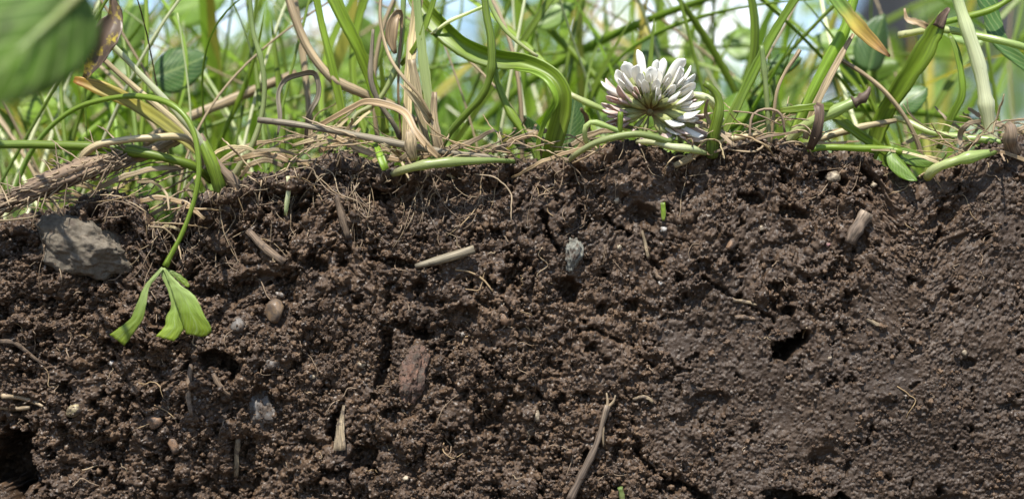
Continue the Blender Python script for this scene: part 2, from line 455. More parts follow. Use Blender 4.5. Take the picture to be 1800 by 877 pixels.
_rz = np.array([(438.5 - p[1]) / PXM for p in RIM_PX])


def rim(x):
    return np.interp(x, _rx, _rz)


DX = 0.00018
X0, X1 = -0.130, 0.130
S0, S1 = -0.080, 0.034          # s < 0: down the face, s > 0: back over the top
NX = int((X1 - X0) / DX) + 1
NS = int((S1 - S0) / DX) + 1
gx = X0 + np.arange(NX) * DX
gs = S0 + np.arange(NS) * DX


def fbm(scale, octaves=4, rough=0.5, seed=0, ax=1.0, az=1.0):
    """smooth noise on the strip grid, about -1..1; scale = size of the largest lumps in metres"""
    r = np.random.default_rng(seed)
    out = np.zeros((NS, NX), dtype=np.float32)
    amp, tot = 1.0, 0.0
    for o in range(octaves):
        sx, sz = scale * ax / 2 ** o, scale * az / 2 ** o
        if min(sx, sz) < DX * 1.5: break
        nx_, nz_ = int((X1 - X0) / sx) + 4, int((S1 - S0) / sz) + 4
        g = r.uniform(-1, 1, (nz_, nx_)).astype(np.float32)
        fx = (gx - X0) / sx + r.random(); fz = (gs - S0) / sz + r.random()
        ix = np.minimum(fx.astype(int), nx_ - 2); iz = np.minimum(fz.astype(int), nz_ - 2)
        tx = fx - ix; tz = fz - iz
        tx = (tx * tx * tx * (tx * (tx * 6 - 15) + 10)).astype(np.float32); tz = (tz * tz * tz * (tz * (tz * 6 - 15) + 10)).astype(np.float32)
        a = g[:, ix] * (1 - tx) + g[:, ix + 1] * tx
        out += amp * (a[iz] * (1 - tz)[:, None] + a[iz + 1] * tz[:, None])
        tot += amp; amp *= rough
    return out / tot * 1.6


def rim_s(x, s):
    """edge height felt at depth s: the outline of the edge fades out down the face"""
    w = np.clip((s + 0.050) / 0.048, 0, 1)
    w = w * w * (3 - 2 * w)
    return rim(x) * w + 0.0155 * (1 - w)


def grid_at(px, py):
    x, z = (px - 900) / PXM, (438.5 - py) / PXM
    lo, hi = -0.12, 0.03
    for _ in range(30):
        m_ = (lo + hi) / 2
        if m_ + float(rim_s(x, m_)) < z: lo = m_
        else: hi = m_
    return x, lo


GX, GS = np.meshgrid(gx.astype(np.float32), gs.astype(np.float32))
GZ = GS + rim_s(gx[None, :], gs[:, None]).astype(np.float32)         # face height of each cell
PXX = GX * PXM + 900                                   # the same in photograph pixels
PYY = 438.5 - GZ * PXM


def blob(px, py, rx, ry, soft=0.5, rot=0.0):
    c, s = math.cos(rot), math.sin(rot)
    dx, dy = PXX - px, PYY - py
    u = (dx * c + dy * s) / rx; v = (-dx * s + dy * c) / ry
    d = np.sqrt(u * u + v * v) + 0.70 * WOB
    return np.clip((1.0 + soft * 0.5 - d) / soft, 0, 1) * FACE


FACE = np.clip(1 - GS / 0.004, 0, 1)
WOB = fbm(0.0035, 4, 0.55, 41)
# how crumbly: loose on the left and under the turf, smeared smooth on the lower right
n1 = fbm(0.020, 3, 0.55, 3)
C = 0.95 - 0.85 * np.clip((PXX - 950) / 420, 0, 1) * np.clip((PYY - 330) / 330, 0, 1) + 0.30 * n1
C -= 0.34 * np.clip(1 - np.hypot((PXX - 1010) / 170, (PYY - 350) / 110), 0, 1)
C -= 0.40 * np.clip((PXX - 1450) / 250, 0, 1) * np.clip((700 - PYY) / 200, 0, 1)
C = np.clip(C, 0.20, 1.0)
C = np.clip(C + 0.55 * np.clip(fbm(0.009, 4, 0.6, 9) - 0.18, 0, 1) * np.clip((PXX - 1000) / 200, 0, 1), 0.2, 1)
C = np.where(GS > 0, np.maximum(C, 0.75), C)
LOW = (0.0017 * fbm(0.035, 3, 0.5, 1)).astype(np.float32)
H = LOW + (0.0004 + 0.0013 * C) * fbm(0.011, 3, 0.5, 2)
H = H.astype(np.float32)
T = (0.47 + 0.34 * fbm(0.016, 4, 0.6, 8)).astype(np.float32)
# torn hollows between the clods
hol = np.clip(fbm(0.009, 4, 0.55, 12, 1.3, 0.9) - (0.62 - 0.42 * C), 0, 1)
H -= hol * 0.0042 * FACE
ROUGHEN = fbm(0.0022, 4, 0.62, 15)


def splat(n, rmin, rmax, pw, k0, k1, D, seed, tvar=0.5, flat=(0.6, 1.0), warp=0.0):
    global H, T
    r = np.random.default_rng(seed)
    made = 0
    while made < n:
        b = 4096
        xs = r.uniform(X0, X1, b); ss = r.uniform(S0, S1, b); acc = r.random(b)
        us = r.random(b); rots = r.uniform(0, math.pi, b); asp = r.uniform(0.6, 1.0, b); ks = r.uniform(k0, k1, b)
        ts = r.normal(0, tvar, b); fl = r.uniform(flat[0], flat[1], b); pe = r.uniform(2.0, 3.4, b)
        for i in range(b):
            if made >= n: break
            ci, cj = int((ss[i] - S0) / DX), int((xs[i] - X0) / DX)
            if acc[i] > D[ci, cj]: continue
            made += 1
            rad = rmin * (1 - us[i] * (1 - (rmax / rmin) ** (1 - pw))) ** (1 / (1 - pw))
            h = int(rad / DX) + 1
            i0, i1, j0, j1 = max(ci - h, 0), min(ci + h + 1, NS), max(cj - h, 0), min(cj + h + 1, NX)
            dz = (gs[i0:i1] - ss[i])[:, None] / rad; dx = (gx[j0:j1] - xs[i])[None, :] / rad
            c, s = math.cos(rots[i]), math.sin(rots[i])
            u = (dx * c + dz * s); v = (-dx * s + dz * c) / asp[i]
            d = (np.abs(u) ** pe[i] + np.abs(v) ** pe[i])
            if warp: d = d + warp * ROUGHEN[i0:i1, j0:j1]
            top = np.sqrt(np.clip(1 - d, 0, 1)) * rad * fl[i]
            cand = H[ci, cj] + ks[i] * rad + top - rad * fl[i] * 0.5
            sub = H[i0:i1, j0:j1]
            hit = (cand > sub) & (d < 1)
            sub[hit] = cand[hit]
            T[i0:i1, j0:j1][hit] = 0.5 + ts[i] * 0.42 + 0.55 * (T[i0:i1, j0:j1][hit] - 0.5)


splat(300, 0.0016, 0.0036, 2.4, -0.30, 0.10, C ** 1.2, 21, 0.25, (0.5, 0.9), 0.45)
splat(4200, 0.0006, 0.0016, 2.4, -0.15, 0.35, C ** 1.8, 22, 0.35, (0.6, 1.0), 0.45)
# crevices between and within the clods
H -= np.clip(fbm(0.0030, 4, 0.62, 14) - (0.80 - 0.62 * C), 0, 0.8) * 0.0052 * FACE
H -= np.clip(np.abs(fbm(0.0045, 3, 0.55, 16)) * -1 + 0.10 + 0.06 * C, 0, 1) * 0.009 * (C - 0.1) * FACE
# the spade cut: clods sliced flat and smeared where the soil was damp
CAP = LOW + 0.0002 + 0.0055 * np.clip(C - 0.30, 0, 1) ** 1.3 + 0.0004 * fbm(0.012, 3, 0.5, 18)
over = H - CAP
H = np.where(over > 0, CAP + 0.10 * over + 0.00012 * ROUGHEN, H).astype(np.float32)
slick = (np.clip(over / 0.0005, 0, 1) * np.clip(1.35 - C, 0, 1) * FACE).astype(np.float32)
slick = np.clip(slick * (1.1 + 0.6 * fbm(0.005, 4, 0.6, 5)), 0, 1)
LOOSE = np.clip(1.0 - 0.93 * slick, 0.03, 1)
damp_shade = np.maximum(slick, 0.85 * np.clip((0.80 - C) / 0.45 + 0.25 * fbm(0.008, 4, 0.6, 6), 0, 0.9) * FACE)  # damp clay mask; its darkening also makes up for missing small shadows
# named hollows and holes, cracks and stone beds
hole_depth = np.zeros_like(H)
for (a, b_, rx_, ry_, rot_, dep) in [
        (1390, 604, 27, 13, -0.5, 0.016), (1410, 588, 13, 10, 0, 0.010), (1386, 545, 12, 9, 0, 0.006), (18, 800, 44, 52, 0.3, 0.020), (60, 836, 22, 20, 0, 0.010),
        (385, 632, 28, 20, 0.2, 0.009), (1000, 505, 20, 24, 0, 0.005), (1318, 348, 24, 8, 0.1, 0.004), (1392, 368, 24, 8, 0.1, 0.004),
        (1458, 308, 24, 8, 0, 0.005), (672, 630, 12, 40, 0.1, 0.005), (735, 585, 18, 10, 0, 0.004),
        (660, 330, 34, 9, 0.0, 0.005), (560, 460, 20, 12, 0.2, 0.004), (690, 455, 40, 7, 0.1, 0.004), (640, 800, 28, 18, 0, 0.005),
        (705, 720, 24, 9, 0, 0.004), (582, 745, 12, 22, 0, 0.005), (165, 350, 14, 9, 0, 0.006), (300, 410, 14, 18, 0.4, 0.005),
        (215, 400, 20, 8, 0.8, 0.005), (1420, 872, 46, 12, 0, 0.009), (1360, 866, 22, 10, 0, 0.006), (1700, 634, 12, 7, 0, 0.002)]:
    hole_depth = np.maximum(hole_depth, dep * blob(a, b_, rx_, ry_, 0.45, rot_))


def crack(pts, wpx, dep):
    global hole_depth
    wob = 5 * fbm(0.002, 3, 0.6, int(pts[0][0]))
    best = np.full(H.shape, 1e9, dtype=np.float32)
    ax_ = PXX + wob; ay_ = PYY + np.roll(wob, 37, 1)
    for (xa, ya), (xb, yb) in zip(pts[:-1], pts[1:]):
        L2 = (xb - xa) ** 2 + (yb - ya) ** 2
        t = np.clip(((ax_ - xa) * (xb - xa) + (ay_ - ya) * (yb - ya)) / L2, 0, 1)
        best = np.minimum(best, np.hypot(ax_ - xa - t * (xb - xa), ay_ - ya - t * (yb - ya)))
    hole_depth = np.maximum(hole_depth, dep * np.clip(1.3 - best / wpx, 0, 1) * FACE)


crack([(952, 372), (966, 400), (978, 440)], 4.5, 0.0045)
crack([(1062, 368), (1085, 392), (1108, 408)], 4, 0.003)
crack([(1118, 785), (1140, 815), (1168, 838), (1200, 850), (1250, 872)], 5, 0.005)
crack([(896, 300), (900, 335)], 4, 0.003)
crack([(1030, 560), (1060, 585), (1100, 600), (1150, 640)], 3.5, 0.0025)
crack([(1230, 480), (1300, 520), (1360, 560)], 3, 0.002)
crack([(850, 610), (870, 650), (900, 662)], 4, 0.003)
H -= hole_depth
# beds for the larger stones
BEDS = [(146, 430, 74, 46), (1007, 447, 21, 34), (724, 652, 30, 66), (484, 546, 22, 26), (1510, 400, 16, 32), (462, 722, 34, 48)]
for (a, b_, rx_, ry_) in BEDS:
    mk = blob(a, b_, rx_, ry_, 0.5)
    H = H * (1 - mk) + (-0.0012) * mk
H = H.astype(np.float32)
splat(7500, 0.00036, 0.00090, 2.6, -0.10, 0.45, LOOSE * C, 23, 0.45, (0.7, 1.1), 0.3)
for (a, b_, rx_, ry_) in BEDS[:1]:
    mk = blob(a, b_, rx_ * 0.8, ry_ * 0.8, 0.5)
    H = H * (1 - mk) + (-0.0015) * mk
H = H.astype(np.float32)
splat(110000, 0.00017, 0.00036, 2.0, -0.05, 0.60, np.clip(LOOSE, 0.12, 1), 24, 0.6, (0.7, 1.3))
H += 0.00010 * fbm(0.0009, 3, 0.8, 30) + 0.00010 * ROUGHEN

def Hs(x, s):
    j = int(np.clip((x - X0) / DX, 0, NX - 1)); i = int(np.clip((s - S0) / DX, 0, NS - 1))
    return float(H[i, j])


def surf(px, py, rpx=0):
    """depth (world y) of the soil face under a pixel; rpx: the foremost point within that many pixels"""
    x, s = grid_at(px, py)
    if s > 0: s = 0
    if rpx <= 0: return -Hs(x, s)
    n = int(rpx / PXM / DX)
    j = int((x - X0) / DX); i = int((s - S0) / DX)
    sub = H[max(i - n, 0):i + n + 1, max(j - n, 0):j + n + 1]
    return -float(np.percentile(sub, 80))


# settle the edge so that its outline stands where it should
_R = 0.003
_s = gs[(gs > -0.012) & (gs < 0.020)]
_i = np.nonzero((gs > -0.012) & (gs < 0.020))[0]
_an = np.clip(_s / (_R * math.pi / 2) + 0.5, 0, 1) * (math.pi / 2)
_fc = np.minimum(_s + _R * math.pi / 4, 0); _bk = np.maximum(_s - _R * math.pi / 4, 0)
_rel = (-_R + _R * np.sin(_an) + _fc - _bk * 0.42 * np.clip(_bk / 0.01, 0.2, 1))[:, None] + H[_i] * np.sin(_an)[:, None]
_y = (_R * (1 - np.cos(_an)) + _bk)[:, None] - H[_i] * np.cos(_an)[:, None]
_z = (_rel + rim(gx)[None, :]) * CAM_D / (CAM_D + _y)
_d = rim(gx) - _z.max(0)
_k = np.hanning(25); _k /= _k.sum()
DELTA = np.convolve(np.pad(_d, 12, mode='edge'), _k, mode='valid')


def edge_shift(x, s):
    w = np.clip((s + 0.016) / 0.014, 0, 1)
    return np.interp(x, gx, DELTA) * w * w * (3 - 2 * w)


# columns: full detail in view, coarse (mirrored) outside it
xin = gx[(gx > -0.106) & (gx < 0.106)]
xl = np.concatenate([np.arange(-0.62, -0.26, 0.006), np.arange(-0.26, -0.17, 0.0015), np.arange(-0.17, -0.106, 0.00056)])
XC = np.concatenate([xl, xin, -xl[::-1]])
srow = np.concatenate([np.arange(-0.36, S0, 0.007), np.arange(S0, -0.073, 0.0009), gs[(gs >= -0.073) & (gs <= 0.006)], np.arange(0.0063, S1, 0.0005)])


def mirror(v, lo, hi):
    w = hi - lo
    q = np.mod(v - lo, 2 * w)
    return lo + np.where(q > w, 2 * w - q, q)


ji = np.clip(((mirror(XC, X0, X1) - X0) / DX).round().astype(int), 0, NX - 1)
ii = np.clip(((mirror(srow, S0, S1) - S0) / DX).round().astype(int), 0, NS - 1)
HH = H[np.ix_(ii, ji)].astype(np.float64)
TT = T[np.ix_(ii, ji)]
SS = damp_shade[np.ix_(ii, ji)]
R = 0.003
sg = srow[:, None] + 0 * XC[None, :]
rimc = rim_s(XC[None, :], sg) + edge_shift(XC[None, :], sg)
ang = np.clip(sg / (R * math.pi / 2) + 0.5, 0, 1) * (math.pi / 2)
arc = R * math.pi / 4
face = np.minimum(sg + arc, 0)                       # distance below the start of the bend
back = np.maximum(sg - arc, 0)
by = R * (1 - np.cos(ang)) + back
bz = rimc - R + R * np.sin(ang) + face - back * 0.42 * np.clip(back / 0.01, 0.2, 1)
flo = 0.0015 + 0.02 * 0
bz = np.where(back > 0, np.maximum(bz, np.minimum(0.002, rimc - 0.004)), bz)
xs_ = XC[None, :] + 0 * sg
VX = xs_
VY = by - HH * np.cos(ang)
VZ = bz + HH * np.sin(ang)
verts = np.stack([VX, VY, VZ], -1).reshape(-1, 3)
nr, nc = VX.shape
idx = np.arange(nr * nc).reshape(nr, nc)
quads = np.stack([idx[:-1, :-1], idx[:-1, 1:], idx[1:, 1:], idx[1:, :-1]], -1).reshape(-1, 4)


def fast_mesh(name, verts, quads, mat):
    me = bpy.data.meshes.new(name)
    me.vertices.add(len(verts)); me.vertices.foreach_set('co', verts.astype(np.float32).ravel())
    k = quads.shape[1]
    me.loops.add(quads.size); me.loops.foreach_set('vertex_index', quads.astype(np.int32).ravel())
    me.polygons.add(len(quads))
    me.polygons.foreach_set('loop_start', (np.arange(len(quads)) * k).astype(np.int32))
    me.polygons.foreach_set('use_smooth', np.ones(len(quads), dtype=bool))
    me.update(calc_edges=True)
    me.materials.append(mat)
    return me


me = fast_mesh('soil', verts, quads, M['soil'])
a = me.attributes.new('tint', 'FLOAT', 'POINT'); a.data.foreach_set('value', TT.astype(np.float32).ravel())
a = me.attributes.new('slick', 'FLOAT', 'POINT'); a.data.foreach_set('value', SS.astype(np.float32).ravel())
soil = bpy.data.objects.new('soil', me)
COL.objects.link(soil)
tag(soil, 'dark brown crumbly soil in a cut face below the grass', kind='structure')

# turf ground behind, to the horizon, and the lower dug ground in front
gy0 = R + S1 - 0.008
gv, gf = [], []
ys = [gy0, 0.05, 0.1, 0.3, 1, 3, 10, 40, 150, 900]
xg = [-900, -150, -40, -10, -3, -1, -0.3, 0, 0.3, 1, 3, 10, 40, 150, 900]
for y in ys:
    for x in xg:
        gv.append((x, y, -0.0015 if y < 0.06 else -0.0005))
for i in range(len(ys) - 1):
    for j in range(len(xg) - 1):
        a_ = i * len(xg) + j
        gf.append((a_, a_ + 1, a_ + 1 + len(xg), a_ + len(xg)))
tag(link_mesh('ground', gv, gf, M['turf'], origin=(0, 0, 0)), 'green turf ground running back to the horizon', kind='structure')
gv = [(x, y, -0.34) for y in (-900, -40, -3, -0.5, 0.02) for x in xg]
gf = []
for i in range(4):
    for j in range(len(xg) - 1):
        a_ = i * len(xg) + j
        gf.append((a_, a_ + 1, a_ + 1 + len(xg), a_ + len(xg)))
tag(link_mesh('dug_ground', gv, gf, M['dirt'], origin=(0, 0, -0.34)), 'bare earth ground below the cut face', kind='structure')


# ------------------------------------------------------------------ loose soil crumbs (uncountable): instanced on one point cloud
def lump(seed, sub=3):
    r = np.random.default_rng(seed)
    bm = bmesh.new()
    bmesh.ops.create_icosphere(bm, subdivisions=sub, radius=1.0)
    v = np.array([p.co[:] for p in bm.verts])
    cen = r.normal(0, 1, (int(r.integers(14, 24)), 3)); cen /= np.linalg.norm(cen, axis=1)[:, None]
    rad = r.uniform(0.20, 0.44, len(cen)); cen *= r.uniform(0.40, 0.80, len(cen))[:, None]
    d = np.full(len(v), 0.36)
    for c, q in zip(cen, rad):                       # ray from the middle out through a cluster of grains
        b = v @ c
        disc = b * b - (c @ c) + q * q
        d = np.maximum(d, np.where(disc > 0, b + np.sqrt(np.maximum(disc, 0)), 0))
    v = v * d[:, None] * r.uniform(0.7, 1.0, 3)[None, :]
    for p, q in zip(bm.verts, v): p.co = q
    me = bpy.data.meshes.new('crumb_shape')
    bm.to_mesh(me); bm.free()
    me.polygons.foreach_set('use_smooth', [True] * len(me.polygons))
    me.materials.append(M['crumb'])
    return me


# ------------------------------------------------------------------ swept shapes: stems, blades, roots
def spline(pts, n):
    """Catmull-Rom through the points, n samples"""
    p = [np.array(q, dtype=float) for q in pts]
    if len(p) == 2:
        return np.array([p[0] + (p[1] - p[0]) * i / (n - 1) for i in range(n)])
    p = [2 * p[0] - p[1]] + p + [2 * p[-1] - p[-2]]
    d = np.array([0] + [np.linalg.norm(p[i + 1] - p[i]) for i in range(1, len(p) - 2)]).cumsum()
    out = []
    for t in np.linspace(0, d[-1], n):
        k = min(max(int(np.searchsorted(d, t, side='right')) - 1, 0), len(p) - 4)
        u = (t - d[k]) / max(d[k + 1] - d[k], 1e-9)
        a, b, c, e = p[k], p[k + 1], p[k + 2], p[k + 3]
        out.append(0.5 * (2 * b + (c - a) * u + (2 * a - 5 * b + 4 * c - e) * u * u + (3 * b - a - 3 * c + e) * u ** 3))
    return np.array(out)


def section(kind, n=10, fold=0.3, thick=0.10):
    """closed outline: unit half width; 'round', 'oval', 'blade' (folded sheet), 'gutter'"""
    if kind == 'round':
        return [(math.cos(a), math.sin(a)) for a in np.linspace(0, 2 * math.pi, n, endpoint=False)]
    if kind == 'oval':
        return [(math.cos(a), 0.55 * math.sin(a)) for a in np.linspace(0, 2 * math.pi, n, endpoint=False)]
    m = max(n // 2, 4)
    xs = np.linspace(-1, 1, m)
    topc = [(x, fold * abs(x) ** 1.4 + thick * (1 - x * x)) for x in xs]
    bot = [(x, fold * abs(x) ** 1.4 - thick * (1 - x * x) * 0.8 - 0.01) for x in xs[::-1]]
    return topc + bot


def sweep(path, rad, sec, ref=(0, -1, 0), twist=None, jag=0.0, seed=0, groove=0.0):
    n = len(path)
    t = np.gradient(path, axis=0); t /= np.linalg.norm(t, axis=1)[:, None] + 1e-12
    ref = np.array(ref, dtype=float)
    vs, fs, uv = [], [], []
    m = len(sec)
    prev = None
    rr = np.random.default_rng(seed)
    g0, g1, g2 = (1 + groove * rr.normal(size=(3, m)))
    for i in range(n):
        q_ = i / (n - 1)
        gr = g0 * max(0, 1 - 2 * q_) + g1 * (1 - abs(2 * q_ - 1)) + g2 * max(0, 2 * q_ - 1)
        nrm = ref - t[i] * (ref @ t[i])
        if np.linalg.norm(nrm) < 0.25 and prev is not None:
            nrm = prev - t[i] * (prev @ t[i])
        nrm /= np.linalg.norm(nrm) + 1e-12
        if prev is not None:
            nrm = 0.5 * nrm + 0.5 * (prev - t[i] * (prev @ t[i])); nrm /= np.linalg.norm(nrm) + 1e-12
        prev = nrm
        if twist is not None:
            tw = twist[i]; b0 = np.cross(t[i], nrm)
            n2 = nrm * math.cos(tw) + b0 * math.sin(tw)
        else:
            n2 = nrm
        side = np.cross(t[i], n2)
        for k, (a, b) in enumerate(sec):
            j = (1 + jag * rr.normal()) * gr[k]
            vs.append(path[i] + (side * a + n2 * b) * rad[i] * j)
            uv.append((k / m, i / (n - 1)))
    for i in range(n - 1):
        for k in range(m):
            k2 = (k + 1) % m
            fs.append((i * m + k, i * m + k2, (i + 1) * m + k2, (i + 1) * m + k))
    fs.append(tuple(range(m - 1, -1, -1)))
    fs.append(tuple((n - 1) * m + k for k in range(m)))
    return np.array(vs), fs, uv


def strand(name, pts, rad, mat, kind='round', n=10, seg=None, parent=None, fold=0.3, thick=0.1, twist=None, wob=0.0,
           rwob=0.06, seed=None, jag=0.0, ref=(0, -1, 0), groove=0.0, nodes=0):
    """one swept object through world points; rad: radii (m) spread along its length"""
    seed = rnd.randrange(1 << 30) if seed is None else seed
    rr = np.random.default_rng(seed)
    L = sum((Vector(pts[i + 1]) - Vector(pts[i])).length for i in range(len(pts) - 1))
    seg = seg or int(min(max(L / 0.0011, 8), 60))
    path = spline(pts, seg)
    if wob:
        k = np.linspace(0, 1, seg)
        w = np.zeros((seg, 3))
        for f in (2, 5, 9, 15):
            w += (np.sin(k[:, None] * f * 3.1 + rr.uniform(0, 6.28, 3)[None, :]) / f ** 0.7) * rr.uniform(0.4, 1, 3)
        path = path + w * wob * np.minimum(1, np.minimum(k * 6, 10))[:, None]
    at_ = np.linspace(0, 1, len(rad))
    if len(rad) == len(pts):
        at_ = np.array([0] + [(Vector(pts[i + 1]) - Vector(pts[i])).length for i in range(len(pts) - 1)]).cumsum() / L
    rd = np.interp(np.linspace(0, 1, seg), at_, rad)
    if rwob:
        k = np.linspace(0, 1, seg)
        rd = rd * (1 + rwob * (np.sin(k * 11 + rr.uniform(0, 6)) + 0.7 * np.sin(k * 29 + rr.uniform(0, 6)) + 0.5 * rr.normal(size=seg)))
    for c_ in rr.uniform(0.15, 0.85, nodes):
        rd = rd * (1 + 0.28 * np.exp(-((np.linspace(0, 1, seg) - c_) / max(0.0008 / L, 1.2 / seg)) ** 2))
    tw = None
    if twist is not None:
        tw = np.interp(np.linspace(0, 1, seg), np.linspace(0, 1, len(twist)), twist)
    v, f, uv = sweep(path, rd, section(kind, n, fold, thick), ref=ref, twist=tw, jag=jag, seed=seed, groove=groove)
    return link_mesh(name, v, f, mat, parent, origin=pts[0], uvs=uv)


def pxs(lst):
    """[(px, py, depth in mm)] -> world points"""
    return [P(a, b, c * 0.001) for a, b, c in lst]


def pr(*w):
    """widths in photograph pixels -> radii in metres"""
    return [q * 0.5 / PXM for q in w]


def thing(name, label, cat, pts, w, mat, group=None, **kw):
    if kw.get('kind', 'round') == 'round':
        kw.setdefault('nodes', 2 if name == 'runner' else 1 if mat in ('green', 'pale', 'palewhite') else 0)
        if mat in ('tan', 'straw', 'greystraw', 'root'): kw.setdefault('groove', 0.07)
    o = strand(name, pxs(pts), pr(*w), M[mat], **kw)
    return tag(o, label, cat, group)


# ------------------------------------------------------------------ plants along the edge, left to right
# broad leaf hanging in front, upper left, on a long stalk that comes out of the turf further left
def leaf_sheet(outline_fn, base, tip, width, nrm, bend=0.0, cup=0.15, nu=15, nv=18, thick=0.00012, ripple=0.02, seed=0):
    """a leaf blade with thickness: outline_fn(t) = half width 0..1 along base->tip; nrm = way it faces"""
    base, tip, nrm = np.array(base), np.array(tip), np.array(nrm, dtype=float)
    ax_ = tip - base; L = np.linalg.norm(ax_); ax_ /= L
    nrm -= ax_ * (nrm @ ax_); nrm /= np.linalg.norm(nrm)
    side = np.cross(ax_, nrm)
    rr = np.random.default_rng(seed)
    ph = rr.uniform(0, 6.28, 4)
    vs, uv = [], []
    for sgn in (1, -1):
        for i in range(nv):
            t = i / (nv - 1)
            hw = outline_fn(t) * width / 2
            for j in range(nu):
                q = -1 + 2 * j / (nu - 1)
                off = -cup * abs(q) ** 1.3 * hw * 1.0 + bend * L * (t * t - t * 0.3)
                off += ripple * width * (math.sin(7 * t + 3 * q + ph[0]) + 0.6 * math.sin(15 * t * q + ph[1]) * abs(q))
                off += -0.06 * width * math.exp(-(q * 9) ** 2) * (1 - t) - 0.012 * width * abs(math.sin(11 * t - 5 * abs(q)))
                p = base + ax_ * (t * L) + side * (q * hw) + nrm * (off + sgn * thick / 2)
                vs.append(p); uv.append((0.5 + q / 2, t))
    fs = []
    for i in range(nv - 1):
        for j in range(nu - 1):
            a_ = i * nu + j
            fs.append((a_, a_ + 1, a_ + 1 + nu, a_ + nu))
            b_ = nv * nu + a_
            fs.append((b_ + nu, b_ + nu + 1, b_ + 1, b_))
    o2 = nv * nu
    rimv = [j for j in range(nu)] + [i * nu + nu - 1 for i in range(1, nv)] + [(nv - 1) * nu + j for j in range(nu - 2, -1, -1)] + [i * nu for i in range(nv - 2, 0, -1)]
    for k in range(len(rimv)):
        a_, b_ = rimv[k], rimv[(k + 1) % len(rimv)]
        fs.append((a_, a_ + o2, b_ + o2, b_))
    return np.array(vs), fs, uv


def ov(t):            # rounded leaf
    return max(0.03, math.sin(math.pi * min(max(t, 0), 1) ** 0.75) ** 0.62)


def heart(t):         # clover leaflet: narrow base, broad blunt end
    return max(0.05, min(1.0, (t * 1.35) ** 0.9) * (1 if t < 0.78 else math.sqrt(max(0, 1 - ((t - 0.78) / 0.24) ** 2))))


root = empty('broad_leaf', P(-240, 330, 0.012))
tag(root, 'large broad green leaf hanging in front of the grass beside a withered leaf', 'leaf')
v, f, uv = leaf_sheet(ov, P(150, -22, -0.105), P(-62, 172, -0.112), 0.0160, (0.35, -1, 0.25), bend=-0.05, cup=0.25, seed=3, ripple=0.015)
link_mesh('blade', v, f, M['bigleaf'], root, origin=P(150, -22, -0.105), uvs=uv)
strand('midrib', [P(150, -22, -0.1062), P(95, 34, -0.1072), P(22, 96, -0.1102)], pr(11, 8, 3), M['pale'], parent=root)
strand('stalk', [P(-240, 330, 0.012), P(-230, 100, 0.004), P(-150, -170, -0.015), P(40, -200, -0.060), P(150, -22, -0.1058)], pr(13, 12, 11, 10, 11), M['pale'], parent=root)

thing('withered_leaf', 'curled brown and yellow withered leaf beside the large broad green leaf', 'leaf',
      [(300, 300, 14), (262, 80, 6), (225, -40, -6), (197, -8, -9), (200, 30, -9), (186, 68, -10), (172, 105, -9), (152, 140, -8)],
      (2.5, 2.5, 3, 8, 26, 40, 38, 14), 'wither', kind='blade', fold=0.7, n=18, twist=(0, 0, 0.2, 0.7, 0.1, -0.8, -0.1, 0.6), rwob=0.12, seg=60, jag=0.05)

# the drooping clover leaf
root = empty('clover_leaf', P(28, 330, 0.016))
tag(root, 'drooping clover leaf on an arched green stalk, hanging over the bare soil', 'clover leaf')
strand('stalk', pxs([(20, 350, 16), (45, 285, 14), (80, 232, 10), (130, 193, 5), (190, 174, 0), (250, 170, -5), (305, 186, -9), (338, 225, -11), (350, 290, -12),
                     (343, 345, -12), (322, 405, -12), (300, 448, -12), (290, 468, -12)]), pr(9, 9, 9, 9.5, 10, 10, 10, 9.5, 9, 8.5, 8.5, 9, 12), M['green'], parent=root, seg=70, wob=0.00008)


def leaf_edges(left, right, bulge=0.0, nu=13, nv=30, thick=0.00009, ripple=0.00004, seed=0):
    """sheet between two edge lines [(px, py, depth mm)], bulging towards the viewer"""
    rr = np.random.default_rng(seed); ph = rr.uniform(0, 6.28, 3)
    Lp, Rp = spline(pxs(left), nv), spline(pxs(right), nv)
    for E_ in (Lp, Rp):
        E_[2:] += rr.normal(0, 0.00003, (nv - 2, 3))
    vs, uv, fs = [], [], []
    for sg_ in (1, -1):
        for i in range(nv):
            t = i / (nv - 1)
            for j in range(nu):
                q = j / (nu - 1)
                p = Lp[i] * (1 - q) + Rp[i] * q
                wd = np.linalg.norm(Rp[i] - Lp[i])
                p = p + np.array([0, -1, 0.2]) * (bulge * wd * 4 * q * (1 - q) + ripple * (math.sin(9 * t + 5 * q + ph[0]) + math.sin(21 * t * q + ph[1])) + 0.00010 * abs(math.sin(14 * t - 6 * abs(q - 0.5))) + sg_ * thick / 2)
                vs.append(p); uv.append((q, t))
    for i in range(nv - 1):
        for j in range(nu - 1):
            a_ = i * nu + j
            fs.append((a_, a_ + 1, a_ + 1 + nu, a_ + nu)); b_ = nv * nu + a_
            fs.append((b_ + nu, b_ + nu + 1, b_ + 1, b_))
    o2 = nv * nu
    rv = [j for j in range(nu)] + [i * nu + nu - 1 for i in range(1, nv)] + [(nv - 1) * nu + j for j in range(nu - 2, -1, -1)] + [i * nu for i in range(nv - 2, 0, -1)]
    for k in range(len(rv)):
        a_, b_ = rv[k], rv[(k + 1) % len(rv)]
        fs.append((a_, a_ + o2, b_ + o2, b_))
    return np.array(vs), fs, uv


